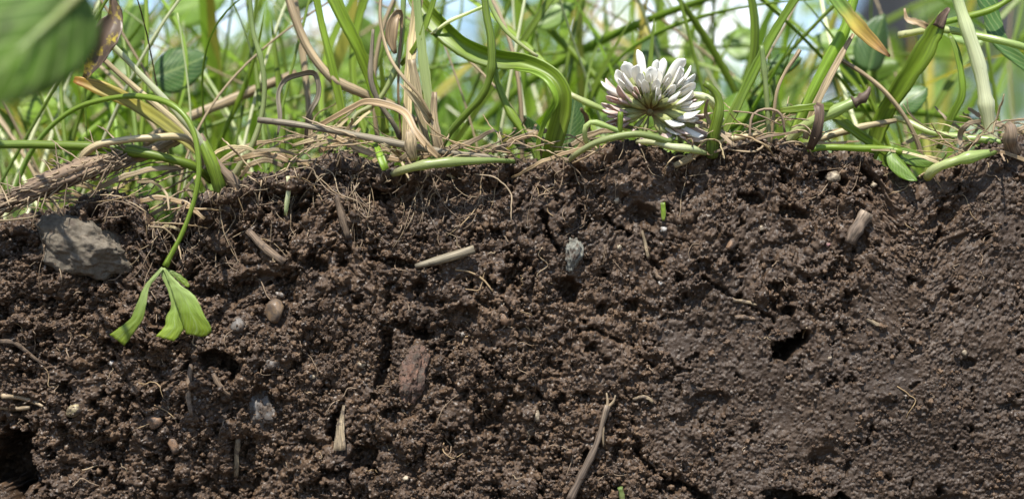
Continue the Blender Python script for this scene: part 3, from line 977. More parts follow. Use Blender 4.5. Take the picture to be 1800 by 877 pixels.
for nm_, lf, rt_, bl in [
        ('leaflet', [(286, 471, -12.4), (300, 505, -12.6), (306, 525, -12.7), (314, 547, -12.8), (322, 572, -12.6), (328, 587, -12.4)],
         [(290, 471, -12.4), (316, 499, -13.2), (343, 521, -14.2), (358, 552, -14.8), (372, 580, -14.6), (356, 593, -13.6)], 0.05),
        ('leaflet', [(284, 473, -12.0), (284, 486, -11.9), (296, 512, -11.9), (301, 540, -11.9), (292, 556, -12.0), (290, 572, -12.2), (274, 591, -12.5)],
         [(288, 473, -12.0), (298, 490, -11.8), (308, 515, -11.7), (316, 540, -11.7), (320, 560, -11.7), (324, 578, -11.6), (306, 600, -12.1)], 0.06),
        ('leaflet', [(284, 469, -12.2), (268, 486, -12.4), (254, 503, -12.6), (240, 536, -12.8), (229, 560, -12.6), (213, 573, -12.3), (193, 588, -12.0)],
         [(289, 472, -12.2), (274, 490, -12.6), (262, 507, -13.0), (258, 532, -13.6), (252, 560, -13.2), (238, 582, -12.6), (219, 608, -12.2)], 0.06),
        ('leaflet_lobe', [(291, 473, -11.8), (304, 484, -11.6), (316, 496, -11.5), (330, 506, -11.5)], [(292, 472, -11.8), (312, 480, -11.4), (328, 492, -11.2), (334, 503, -11.3)], 0.1)]:
    v, f, uv = leaf_edges(lf, rt_, bl, seed=len(lf))
    link_mesh(nm_, v, f, M['clover'], root, origin=pxs(lf)[0], uvs=uv)

# grass tuft with its foot on the soil near x = 400
thing('grass_plant', 'long pale green sunlit stem leaning left from the tuft above the stone', 'grass',
      [(425, 345, 5), (408, 322, 3), (372, 278, 0), (330, 218, -2), (268, 152, -3), (205, 88, -4), (140, 30, -5), (90, -30, -5)], (18, 16, 14, 13, 12, 11, 10, 9), 'palewhite', wob=0.0001)
thing('grass_plant', 'straw-yellow stem lying just under the long pale stem', 'grass',
      [(405, 335, 7), (385, 300, 5), (345, 250, 4), (310, 215, 4), (250, 165, 3), (190, 112, 2), (150, 70, 2)], (16, 14, 14, 13, 12, 10, 8), 'straw')
thing('grass_plant', 'yellowing grass blade with an orange tip pointing left', 'grass',
      [(395, 322, 6), (350, 268, 4), (285, 215, 3), (225, 178, 2), (175, 155, 2), (130, 140, 2)], (14, 18, 22, 27, 27, 10), 'bladeyellow', kind='blade', fold=0.35, n=12, twist=(0, 0.2, 0.3, 0.2, 0.1))
thing('grass_stub', 'short thick green stem stub at the foot of the leaning stems', 'grass',
      [(390, 345, 2), (384, 322, 0), (374, 290, -1), (362, 262, -1), (353, 240, 0)], (24, 23, 22, 20, 17), 'green')
thing('dead_sheath', 'dark dried sheath ringing the green stem stub', 'dead sheath', [(420, 338, 1), (412, 322, 0), (392, 300, -0.5), (370, 268, -1), (352, 236, -1)], (24, 20, 14, 10, 8), 'root', jag=0.08)
thing('grass_plant', 'smooth green stem lying level above the fibrous rhizome', 'grass',
      [(-60, 256, 6), (40, 254, 4), (140, 257, 2), (210, 262, 1), (280, 275, 0), (340, 292, 1), (372, 318, 4)], (16, 16, 16, 17, 17, 16, 14), 'green')
o = thing('rhizome', 'thick brown fibrous rhizome lying along the soil edge above the grey stone', 'rhizome',
          [(-70, 400, -3), (0, 362, -4), (60, 334, -4), (120, 308, -3), (170, 290, -1), (225, 280, 2), (275, 262, 5), (330, 236, 8)],
          (30, 34, 36, 34, 30, 26, 22, 18), 'rhizome', n=30, jag=0.05, groove=0.16, rwob=0.12, seg=70)
for k in range(190):           # fibres on the rhizome
    t = rnd.uniform(0.02, 0.85)
    px_, py_ = np.interp(t, [0, 0.2, 0.4, 0.6, 1], [-20, 60, 120, 180, 280]), np.interp(t, [0, 0.2, 0.4, 0.6, 1], [372, 334, 308, 289, 262])
    off = rnd.uniform(-17, 17)
    d0 = np.interp(t, [0, 0.3, 0.6, 1], [-4, -3.5, -1, 5]) - math.sqrt(max(0, 17 ** 2 - off ** 2)) / 9 * 1.06 - 0.15
    l = rnd.uniform(20, 80); an = rnd.uniform(-0.62, -0.22) if rnd.random() < 0.75 else rnd.uniform(-1.5, 1.5)
    q = [(px_ - l * math.cos(an) * s_, py_ + off - l * math.sin(an) * s_ * 1.0 + rnd.uniform(-4, 4) * s_, d0 + rnd.uniform(-0.5, 0.4) - 0.5 * s_ * (1 - s_)) for s_ in (0, 0.35, 0.7, 1)]
    strand('fibre', pxs(q), pr(rnd.uniform(2.2, 4.2), 3, 1.5), M['rootpale' if rnd.random() < 0.5 else 'root'], n=5, parent=o, wob=0.00016, seg=14)
thing('dry_straw', 'pale dead stem lying over the end of the rhizome', 'dead stem',
      [(365, 300, 6), (330, 245, 1), (262, 243, -1), (215, 247, -2), (170, 256, -2), (148, 272, -1), (140, 288, 0)], (12, 13, 12, 12, 14, 14, 10), 'straw', jag=0.03)
thing('dry_straw', 'thick tan dead stem rising to the right behind the leaning stems', 'dead stem',
      [(205, 290, 26), (255, 250, 26), (330, 207, 26), (400, 178, 27), (472, 148, 28), (520, 128, 30)], (18, 18, 19, 19, 19, 16), 'tan', jag=0.02)
thing('grass_plant', 'slender bowed green stem just left of the weathered straw', 'grass',
      [(402, 330, 8), (420, 295, 6), (440, 262, 5), (458, 212, 5), (465, 158, 5), (459, 105, 5), (445, 55, 6), (438, -20, 7)], (13, 12, 11, 10, 9, 8.5, 8, 7), 'pale', seg=44)
thing('straw_stalk', 'weathered grey straw stalk lying along the top of the soil', 'straw',
      [(453, 211, -3), (520, 219, -3), (600, 233, -3), (690, 251, -2.5), (770, 266, -2), (868, 278, 0)], (11, 12, 12, 12, 11, 9), 'greystraw', seg=50)
thing('dry_leaf', 'grey dried blade bent into a loop above the weathered straw', 'dead blade',
      [(488, 238, 2), (492, 205, 2), (489, 165, 2), (502, 140, 2), (528, 130, 1), (552, 127, 1), (561, 145, 1), (560, 170, 2), (548, 192, 3), (540, 215, 5), (538, 260, 9)],
      (3, 8, 9, 10, 11, 14, 12, 10, 9, 8, 7), 'greystraw', kind='blade', fold=0.4, n=12, seg=44, twist=(0.4, 0.2, 0.5, 0.9, 0.3, -0.2, 0.3))
thing('dry_straw', 'long tan dead stem curving down from the sky to the straw litter', 'dead stem',
      [(735, 215, 14), (690, 186, 13), (640, 165, 12), (585, 138, 11), (545, 90, 11), (520, 35, 11), (496, -40, 12)], (12, 15, 16, 17, 16, 15, 14), 'tan', jag=0.02)
thing('dry_straw', 'faint tan upright dead stem behind the long curving one', 'dead stem',
      [(546, 260, 24), (542, 180, 24), (532, 90, 25), (520, 10, 25), (515, -40, 26)], (13, 13, 13, 12, 11), 'tan')
thing('grass_plant', 'dark green upright blade rising behind the looped dead blade', 'grass',
      [(606, 230, 12), (598, 180, 11), (580, 100, 10), (563, 30, 10), (550, -40, 10)], (14, 15, 14, 13, 12), 'blade', kind='blade', fold=0.35, n=12)
thing('grass_plant', 'broad green blade slanting up left between the long dead stem and the kinked dead stem', 'grass',
      [(678, 235, 13), (655, 150, 11), (630, 85, 9), (600, 25, 8), (572, -40, 8)], (16, 19, 22, 24, 24), 'blade', kind='blade', fold=0.35, n=12)
thing('dry_straw', 'kinked grey dead stem with a frayed top', 'dead stem',
      [(705, 245, 9), (690, 215, 7), (665, 178, 6), (652, 140, 5), (653, 95, 5), (656, 52, 5)], (9, 9, 10, 10, 9, 6), 'greystraw', jag=0.04)
thing('dry_straw', 'thin wavy brown dead stem climbing over the straw clump', 'dead stem',
      [(758, 205, 1), (738, 170, 0), (712, 140, 0), (690, 110, 1), (676, 75, 2), (668, 30, 2), (672, -30, 3)], (5, 6, 6, 6, 6, 6, 6), 'tan')
# the straw clump
for k, (pts_, ws, mt, lab) in enumerate([
        ([(712, 268, 6), (714, 235, 5), (718, 150, 5), (726, 60, 6), (738, -40, 7)], (15, 16, 17, 18, 20), 'straw', 'pale upright straw leaf sheath on the left of the straw clump'),
        ([(754, 275, 5), (744, 230, 4), (730, 150, 3), (722, 105, 3)], (13, 16, 17, 15), 'straw', 'short cut straw sheath in the middle of the straw clump'),
        ([(772, 272, 6), (762, 225, 4), (748, 140, 4), (738, 60, 5), (728, -40, 6)], (17, 19, 17, 16, 14), 'pale', 'greenish living stem rising out of the straw clump'),
        ([(776, 276, 3), (768, 245, 2), (762, 200, 2), (763, 162, 2)], (16, 17, 13, 10), 'tan', 'frayed tan sheath end on the right of the straw clump'),
        ([(757, 215, 2), (740, 190, 0), (720, 165, -2), (703, 148, -3)], (12, 14, 9, 3), 'straw', 'split straw flake peeling left off the straw clump')]):
    thing('straw_sheath', lab, 'straw', pts_, ws, mt, kind='blade', fold=0.6, n=12, twist=(0.2, 0.1, 0.3), jag=0.015)
thing('grass_plant', 'narrow dark green blade crossing the straw clump', 'grass', [(705, 115, 7), (728, 85, 5), (748, 45, 5), (772, -30, 5)], (7, 9, 10, 10), 'blade', kind='blade', fold=0.3, n=10)
thing('dry_leaf', 'orange-brown rolled dead leaf hanging beside the straw clump', 'dead blade',
      [(705, 240, 8), (700, 150, 6), (706, 40, 5), (700, 22, 4), (690, 40, 3), (688, 70, 3), (695, 95, 3)], (4, 4, 6, 12, 20, 18, 6), 'orange', kind='blade', fold=0.7, n=12, rwob=0.1)
thing('dry_leaf', 'tan blade bent over like a roof onto the weathered straw', 'dead blade',
      [(555, 225, 4), (585, 208, 2), (618, 190, 1), (645, 179, 0), (685, 186, -1), (713, 200, -2), (730, 230, -4), (752, 258, -5), (772, 278, -5)], (9, 10, 11, 12, 12, 13, 13, 13, 9), 'orange', kind='blade', fold=0.4, n=10, seg=44)
thing('dry_straw', 'pale stem curving down left behind the bent tan blade', 'dead stem', [(615, 225, 9), (628, 200, 8), (662, 180, 7), (692, 130, 6), (706, 70, 6), (710, -30, 6)], (8, 9, 9, 9, 9, 9), 'pale')
thing('dead_flake', 'small brown dead leaf flake stuck on the weathered straw', 'dead flake', [(728, 282, -4), (722, 262, -5), (722, 242, -5.5), (718, 228, -5)], (12, 22, 20, 8), 'tan', kind='blade', fold=0.4, n=10, jag=0.03)
thing('grass_plant', 'short bright green blade tip poking down over the soil beside the straw', 'grass', [(655, 245, 0), (664, 262, -3), (670, 278, -5), (678, 299, -6)], (6, 10, 14, 13), 'bladelight', kind='blade', fold=0.4, n=10, rwob=0.02)
thing('runner', 'pale green clover runner lying on the soil edge right of the straw clump', 'runner',
      [(690, 306, 1), (712, 298, -3.5), (745, 290, -5), (790, 285, -5), (830, 283, -4), (870, 282, -2), (905, 284, 2)], (12, 15, 15, 14, 13, 10, 8), 'pale', jag=0.01)

# the thick folded leaf and its neighbours
root = empty('folded_leaf', P(955, 300, 0.004))
tag(root, 'thick folded green leaf arching over and bending down to the soil', 'leaf')
strand('blade', pxs([(955, 300, 4), (963, 276, 3), (972, 240, 1), (985, 195, -1), (986, 160, -2), (966, 132, -1), (925, 112, 1), (880, 104, 3), (835, 88, 5), (790, 58, 8), (745, 15, 12), (720, -30, 15)]),
       pr(22, 28, 34, 34, 30, 27, 30, 34, 37, 38, 36, 32), M['blade'], kind='blade', fold=0.85, thick=0.16, n=20, parent=root, seg=64, twist=(0.3, 0.3, 0.2, 0.1, 0.0, -0.3, -0.5, -0.3, -0.1, 0.1), rwob=0.02)
strand('edge_fold', pxs([(952, 296, 2), (945, 262, 1), (957, 215, -1), (978, 178, -4), (966, 146, -4), (940, 128, -2), (905, 122, 0)]),
       pr(4, 8, 10, 12, 12, 10, 5), M['bladelight'], kind='blade', fold=0.5, n=10, parent=root)
thing('grass_plant', 'green stem looping down in front of the folded leaf', 'grass',
      [(775, 262, 4), (792, 232, 2), (820, 200, -1), (848, 168, -3), (863, 125, -4), (863, 70, -4), (855, 25, -3), (849, -30, -2)], (10, 11, 12, 13, 14, 14, 12, 12), 'green', seg=46)
thing('grass_plant', 'green stem sloping down right beneath the folded leaf', 'grass',
      [(948, 300, 6), (938, 262, 5), (915, 225, 5), (890, 185, 6), (872, 135, 7), (865, 90, 8)], (13, 13, 13, 13, 12, 10), 'green')
thing('grass_plant', 'thin stem crossing from the looping stem over to the folded leaf', 'grass', [(945, 100, 6), (905, 70, 5), (875, 35, 5), (845, -30, 5)], (6, 7, 8, 8), 'pale')
thing('grass_plant', 'thin pale stem joining the looping stem near its top', 'grass', [(758, 60, 8), (790, 38, 6), (822, 24, 4), (850, 12, 1)], (5, 6, 6, 6), 'palewhite')
thing('grass_plant', 'pale runner rising behind the folded leaf towards the clover flower', 'grass', [(1000, 165, 8), (1030, 180, 8), (1058, 192, 8), (1085, 205, 9)], (9, 10, 10, 9), 'pale')


# the clover flower: florets round a head, upper ones white, lower ones fading pink and drooping
FC = P(1143, 196, 0.0015)
flower = empty('clover_flower', P(1150, 262, 0.004))
tag(flower, 'white clover flower head resting on the soil edge among the grass', 'flower')
strand('stem', pxs([(992, 290, 3), (1012, 272, -2), (1045, 252, -5), (1085, 240, -6), (1120, 236, -6), (1150, 241, -5), (1175, 248, -3), (1185, 235, 0), (1168, 215, 1), (1143, 198, 1.5)]),
       pr(9, 10, 11, 11, 12, 12, 11, 9, 8, 8), M['pale'], parent=flower, seg=50)
bm = bmesh.new(); bmesh.ops.create_icosphere(bm, subdivisions=2, radius=0.0010)
me = bpy.data.meshes.new('head_core'); bm.to_mesh(me); bm.free()
me.uv_layers.new(name='UVMap'); me.materials.append(M['calyx'])
hc = bpy.data.objects.new('head_core', me); COL.objects.link(hc); hc.parent = flower; hc.location = FC - Vector(flower.location)


def petal_mesh(mat, seed, L=0.0056):
    """a floret along +z: folded banner petal over a keel, closed sheets"""
    rr = np.random.default_rng(seed)
    vs, fs, uv = [], [], []

    def sheet(w, l, fold, curl, z0, shift, open_):
        nu, nv = 9, 12
        o = len(vs)
        for sgn in (0, 1):
            for i in range(nv):
                t = i / (nv - 1)
                hw = w * (0.42 + 0.58 * math.sin(min(1, t / 0.72) * math.pi / 2)) * (1 if t < 0.72 else math.sqrt(max(0.02, 1 - ((t - 0.72) / 0.285) ** 2)))
                for j in range(nu):
                    q = -1 + 2 * j / (nu - 1)
                    a = q * fold * (1 - open_ * t * t)
                    rad = hw / max(fold * (1 - open_ * t * t), 0.35)
                    x = math.sin(a) * rad; y = (1 - math.cos(a)) * rad + shift - curl * t * t * l - sgn * 0.00009
                    vs.append((x, y, z0 + t * l)); uv.append((0.5 + q / 2, t))
        for i in range(nv - 1):
            for j in range(nu - 1):
                a_ = o + i * nu + j
                fs.append((a_, a_ + 1, a_ + 1 + nu, a_ + nu))
                b_ = a_ + nu * nv
                fs.append((b_ + nu, b_ + nu + 1, b_ + 1, b_))
        o2 = nu * nv
        rv = [o + j for j in range(nu)] + [o + i * nu + nu - 1 for i in range(1, nv)] + [o + (nv - 1) * nu + j for j in range(nu - 2, -1, -1)] + [o + i * nu for i in range(nv - 2, 0, -1)]
        for k in range(len(rv)):
            fs.append((rv[k], rv[k] + o2, rv[(k + 1) % len(rv)] + o2, rv[(k + 1) % len(rv)]))

    sheet(0.00128 * rr.uniform(0.85, 1.15), L * rr.uniform(0.86, 1.08), 1.5, rr.uniform(-0.08, 0.30), 0.0, -0.0002, rr.uniform(0.15, 0.55))
    sheet(0.00080, L * rr.uniform(0.6, 0.85), 2.1, -0.04, 0.0003, 0.0003, 0.0)
    me = bpy.data.meshes.new('floret')
    me.from_pydata(vs, [], fs)
    me.polygons.foreach_set('use_smooth', [True] * len(me.polygons))
    u = me.uv_layers.new(name='UVMap'); li = np.empty(len(me.loops), dtype=np.int32); me.loops.foreach_get('vertex_index', li)
    u.data.foreach_set('uv', np.asarray(uv, dtype=np.float32)[li].ravel())
    me.materials.append(M[mat])
    return me


def calyx_mesh():
    path = np.array([(0, 0, -0.0040), (0, 0, -0.0024), (0, 0, -0.0014), (0, 0, -0.0005), (0, 0, 0.0006), (0, 0, 0.0013)])
    v, f, uv = sweep(path, [0.00022, 0.00026, 0.00055, 0.00078, 0.00085, 0.00072], section('round', 8), ref=(0, 1, 0))
    for k in range(8):
        v[-8 + k] += np.array([0, 0, 0.0010 if k % 2 else -0.0003])
    me = bpy.data.meshes.new('calyx')
    me.from_pydata([tuple(p) for p in v], [], f)
    me.polygons.foreach_set('use_smooth', [True] * len(me.polygons))
    u = me.uv_layers.new(name='UVMap'); li = np.empty(len(me.loops), dtype=np.int32); me.loops.foreach_get('vertex_index', li)
    u.data.foreach_set('uv', np.asarray(uv, dtype=np.float32)[li].ravel())
    me.materials.append(M['calyx'])
    return me


WHITE = [petal_mesh('petal', 10 + k) for k in range(12)]
PINK = [petal_mesh('petalpink', 30 + k, 0.0056) for k in range(4)]
CAL = calyx_mesh()
rf = random.Random(5)
flo = []
# (picture angle in degrees from straight up, + = right; lean towards the camera; length factor; pink?)
for an, ln, kf, pk in [q for q in [(-46, 0.15, 1.0, 0), (-33, -0.2, 1.05, 0), (-22, 0.25, 1.1, 0), (-12, -0.25, 1.1, 0), (-28, 0.55, 1.0, 0), (-8, 0.5, 1.0, 0), (2, 0.2, 1.0, 0), (12, 0.65, 0.95, 0),
                       (16, -0.1, 1.12, 0), (24, 0.3, 1.1, 0), (33, -0.2, 1.12, 0), (42, 0.2, 1.1, 0), (50, 0.35, 1.12, 0), (56, -0.1, 1.1, 0), (63, 0.2, 1.05, 0), (36, 0.75, 0.95, 0),
                       (60, 0.7, 0.95, 0), (-58, 0.3, 1.0, 0), (-66, -0.1, 1.0, 1), (-76, 0.25, 1.0, 1), (-88, 0.1, 1.0, 1), (-97, 0.35, 0.95, 1), (-70, 0.6, 0.9, 1), (-50, 0.8, 0.85, 1),
                       (-20, 0.95, 0.85, 0), (20, 1.0, 0.8, 0), (-108, 0.2, 0.9, 1), (-122, 0.3, 0.85, 1), (-140, 0.35, 0.75, 1), (74, 0.1, 1.0, 1), (82, 0.45, 1.0, 0), (96, 0.3, 0.95, 0),
                       (112, 0.6, 0.8, 0), (125, 0.65, 0.85, 0), (140, 0.5, 0.8, 0), (105, 0.1, 1.25, 1), (124, 0.15, 1.2, 1), (155, 0.3, 0.8, 1), (-158, 0.3, 0.7, 1),
                       (-15, -0.6, 1.05, 0), (10, -0.7, 1.05, 0), (35, -0.7, 1.05, 0), (-40, -0.6, 1.0, 0), (70, -0.6, 1.0, 0), (-70, -0.7, 1.0, 1), (100, -0.7, 1.0, 1), (-100, -0.7, 0.9, 1), (50, -0.9, 1.0, 0), (-10, -1.0, 1.0, 0), (88, 0.5, 1.05, 0), (103, 0.5, 1.1, 0), (118, 0.35, 1.15, 0), (132, 0.3, 1.0, 1), (146, 0.45, 0.9, 1), (-112, 0.5, 0.85, 1), (-95, 0.6, 0.9, 1), (68, 0.55, 1.05, 0), (48, 0.55, 1.05, 0), (28, 0.5, 1.05, 0), (4, 0.75, 0.95, 0), (-18, 0.7, 0.95, 0), (-40, 0.5, 1.0, 0), (115, 0.0, 1.3, 1)] ]:
    a = math.radians(an + rf.uniform(-7, 7)); l = ln + rf.uniform(-0.2, 0.2)
    d = Vector((math.sin(a) * math.cos(l), -math.sin(l), math.cos(a) * math.cos(l)))
    d.normalize()
    fl = bpy.data.objects.new('floret', rf.choice(PINK if pk else WHITE)); COL.objects.link(fl)
    fl.parent = flower
    up = Vector((0, 0, 1)) if abs(d.z) < 0.8 else Vector((0, -1, 0.3))
    z = d; x = up.cross(z); x.normalize(); y = z.cross(x)
    m = Matrix((x, y, z)).transposed().to_4x4() @ Matrix.Rotation(math.pi + rf.uniform(-0.6, 0.6), 4, 'Z')
    s = kf * rf.uniform(0.86, 1.14)
    off = d * (0.0046 * kf)
    fl.matrix_local = Matrix.Translation(FC - Vector(flower.location) + off) @ m @ Matrix.Diagonal((s * rf.uniform(0.8, 1.2), s * rf.uniform(0.8, 1.2), s * rf.uniform(0.9, 1.1), 1))
    cx = bpy.data.objects.new('calyx', CAL); COL.objects.link(cx); cx.parent = fl

thing('runner', 'second pale runner stretched on the soil under the clover flower', 'runner', [(1120, 250, 1), (1150, 250, -3), (1180, 258, -3.5), (1215, 262, -3), (1240, 270, 0)], (9, 11, 12, 11, 8), 'palewhite')
thing('dry_straw', 'short curled brown-green stem left of the clover flower', 'dead stem', [(1036, 262, 0), (1028, 240, -3), (1030, 222, -4), (1042, 215, -4), (1066, 222, -4), (1100, 236, -3.5)], (9, 9, 9, 9, 9, 8), 'pale')
thing('grass_stub', 'tiny cut green stub under the clover florets', 'grass', [(1090, 245, -3), (1090, 225, -4), (1091, 197, -4.5)], (8, 9, 8), 'green')
thing('grass_stub', 'curved cut green stub standing right of the clover flower', 'grass', [(1252, 275, 2), (1254, 240, 0), (1262, 205, -1), (1264, 178, -1), (1254, 158, -1), (1238, 146, -1)], (20, 20, 20, 16, 13, 12), 'green')
thing('runner', 'pale sunlit runner bent over behind the curved cut stub', 'runner', [(1300, 285, 6), (1262, 200, 4), (1250, 178, 2), (1228, 168, 2), (1205, 172, 3), (1195, 200, 5), (1198, 270, 7)], (12, 14, 15, 13, 11, 11, 11), 'palewhite')
thing('grass_plant', 'short white-lit upright stem under the right of the clover flower', 'grass', [(1222, 280, 5), (1224, 250, 4), (1222, 215, 4), (1218, 180, 5)], (11, 11, 10, 9), 'palewhite')

# right of the flower
thing('grass_plant', 'long pale green blade slanting up right of the clover flower', 'grass',
      [(1252, 275, 4), (1268, 240, 3), (1298, 180, 3), (1330, 115, 3), (1362, 55, 3), (1396, 0, 3), (1425, -45, 3)], (15, 16, 17, 17, 16, 15, 13), 'bladelight', kind='blade', fold=0.3, n=12)
thing('grass_stub', 'thin cut straw-topped stub standing on the soil hump', 'grass', [(1352, 265, 3), (1351, 225, 1), (1347, 165, 0), (1343, 120, 0), (1339, 80, 0)], (9, 8, 9, 9, 7), 'pale')
thing('dry_straw', 'thin brown dead stem leaning right on the soil hump', 'dead stem', [(1355, 255, 2), (1360, 205, 1), (1366, 160, 0), (1380, 128, 0), (1400, 98, 0), (1406, 88, 0)], (6, 6, 6, 6, 8, 7), 'tan')
thing('dry_straw', 'fine brown dead stem arched low over the soil hump', 'dead stem', [(1318, 246, 0), (1322, 205, 0), (1345, 192, 0), (1372, 200, 0), (1380, 235, 1)], (4, 5, 5, 5, 4), 'root')
root = thing('grass_plant', 'stout leaning grass stem with a brown split sheath', 'grass',
             [(1385, 275, 8), (1402, 220, 6), (1430, 160, 5), (1458, 105, 5), (1484, 55, 5), (1500, 0, 6), (1515, -45, 6)], (18, 20, 22, 23, 20, 18, 16), 'bladelight')
strand('sheath', pxs([(1415, 245, 3), (1425, 205, 2.5), (1448, 155, 2), (1478, 98, 2), (1500, 60, 3)]), pr(10, 14, 13, 12, 6), M['tan'], kind='blade', fold=0.5, n=10, parent=root)
stub = thing('grass_stub', 'thick yellowish stub with a frayed brown end pointing up right', 'grass', [(1375, 260, 6), (1405, 228, 3), (1450, 204, 1), (1490, 185, 0), (1508, 177, 0)], (20, 19, 19, 19, 19), 'pale')
strand('frayed_tip', pxs([(1500, 181, 0), (1514, 174, -0.3), (1524, 165, -0.5), (1529, 153, -0.5)]), pr(20, 21, 13, 4), M['darkdead'], jag=0.10, rwob=0.1, parent=stub)
thing('dead_flake', 'dark curled dead leaf standing on the right of the soil hump', 'dead flake', [(1422, 262, -1), (1430, 240, -3), (1438, 215, -4), (1440, 190, -4), (1434, 184, -3)], (14, 20, 18, 17, 8), 'darkdead', kind='blade', fold=0.6, n=12, twist=(0.2, 0.4, 0.1, -0.3), jag=0.03)
thing('grass_plant', 'green blade lying level on the soil hump', 'grass', [(1372, 195, 0), (1400, 192, -1), (1430, 189, -1), (1460, 190, 0), (1480, 198, 2)], (8, 13, 14, 13, 8), 'blade', kind='blade', fold=0.3, n=10)
thing('grass_plant', 'green blade sloping down right behind the soil dip', 'grass', [(1455, 195, 3), (1490, 222, 3), (1530, 250, 5), (1585, 285, 8)], (14, 18, 18, 14), 'blade', kind='blade', fold=0.3, n=10)
thing('dry_straw', 'smooth pale brown twig lying level behind the soil dip', 'dead stem', [(1432, 248, 6), (1470, 235, 6), (1520, 222, 6), (1575, 212, 7)], (13, 14, 13, 8), 'straw')
thing('grass_plant', 'bright green stem lying level along the soil dip', 'grass', [(1420, 262, 2), (1460, 259, 0), (1510, 261, 0), (1560, 262, 0), (1585, 268, -1)], (11, 11, 11, 11, 9), 'green')
root = empty('clover_leaf', P(1585, 268, -0.001))
tag(root, 'small folded clover leaf sitting in the dip of the soil edge', 'clover leaf')
for (a, b, w, nn, cp, sd) in [((1566, 262, -1), (1612, 318, -4), 0.0042, (0.6, -1, 0.3), 0.7, 1), ((1580, 262, 0), (1645, 288, 0), 0.0040, (0.1, -1, 0.7), 0.5, 2), ((1563, 266, 0), (1590, 305, 2), 0.0042, (-0.4, -1, 0.2), 0.3, 3)]:
    v, f, uv = leaf_sheet(ov, P(a[0], a[1], a[2] * .001), P(b[0], b[1], b[2] * .001), w, nn, cup=cp, seed=sd)
    link_mesh('leaflet', v, f, M['leaf'], root, origin=P(a[0], a[1], a[2] * .001), uvs=uv)
thing('runner', 'pale green runner lying right of the small folded clover leaf', 'runner', [(1630, 312, 0), (1645, 296, -3), (1680, 283, -4), (1715, 274, -4), (1752, 266, -2)], (16, 17, 16, 15, 12), 'pale')
thing('grass_plant', 'pale stem running right into the soil from behind the dip', 'grass', [(1560, 205, 10), (1592, 213, 9), (1630, 230, 7), (1680, 241, 5), (1735, 246, 3), (1765, 252, 2)], (10, 11, 12, 13, 13, 10), 'pale')
thing('dry_straw', 'long thin brown stalk slanting down right behind the dip', 'dead stem', [(1622, 285, 9), (1612, 248, 8), (1590, 205, 7), (1556, 162, 6), (1518, 130, 6), (1478, 105, 6)], (9, 9, 8, 8, 8, 9), 'tan')
wide = thing('grass_plant', 'wide green blade with a cut dry tip leaning right', 'grass', [(1525, 285, 12), (1552, 205, 9), (1585, 150, 6), (1615, 105, 4), (1640, 60, 3), (1660, 22, 2)], (26, 30, 34, 36, 32, 15), 'blade', kind='blade', fold=0.4, n=14)
strand('dry_tip', pxs([(1648, 48, 2), (1657, 30, 1.6), (1668, 14, 1.4)]), pr(18, 17, 5), M['darkdead'], kind='blade', fold=0.4, n=12, jag=0.08, parent=wide)
thing('grass_plant', 'grass blade with a yellow-brown dying tip pointing down right', 'grass', [(1400, -60, 4), (1450, -25, 1), (1478, 10, 0), (1508, 48, -1), (1535, 75, -1), (1564, 100, -2)], (18, 22, 26, 26, 20, 5), 'tipbrown', kind='blade', fold=0.5, n=12)
thing('grass_plant', 'stout pale stem shining in the sun at the right', 'grass', [(1752, 280, 5), (1742, 240, 4), (1733, 180, 3), (1722, 120, 3), (1703, 60, 3), (1685, 5, 4), (1675, -40, 4)], (24, 24, 25, 25, 24, 23, 22), 'palewhite')
thing('grass_plant', 'pale green stem crossing level behind the stout shining stem', 'grass', [(1580, 62, 14), (1650, 52, 10), (1720, 64, 7), (1775, 76, 5), (1830, 92, 5)], (12, 12, 13, 13, 13), 'pale')
thing('grass_plant', 'green stem crossing from the dry cut blade tip up to the right', 'grass', [(1650, 42, 12), (1700, 30, 9), (1750, 14, 8), (1800, -20, 8)], (10, 11, 11, 10), 'green')
thing('grass_plant', 'bright curved blade rising from the soil dip left of the stout stem', 'grass', [(1650, 262, 9), (1672, 205, 7), (1690, 170, 6), (1690, 135, 6), (1680, 85, 7), (1668, 60, 8)], (12, 13, 14, 13, 11, 6), 'bladelight', kind='blade', fold=0.3, n=10)
thing('grass_plant', 'broad grey-green blade drooping behind the stout shining stem', 'grass', [(1840, 150, 9), (1790, 105, 10), (1755, 70, 11), (1740, 20, 12), (1720, -45, 13)], (14, 22, 30, 34, 34), 'leafdark', kind='blade', fold=0.3, n=12)
thing('dead_flake', 'small brown dead leaf caught behind the wide leaning blade', 'dead flake', [(1590, 15, 10), (1594, 34, 10), (1612, 40, 9), (1630, 48, 9)], (3, 8, 14, 10), 'orange', kind='blade', fold=0.4, n=10, jag=0.04)
thing('dry_straw', 'tan root stump poking out of the soil at the right edge', 'dead stem', [(1782, 268, 0), (1776, 245, -3), (1778, 228, -4), (1772, 220, -3)], (24, 26, 22, 14), 'root', jag=0.05)


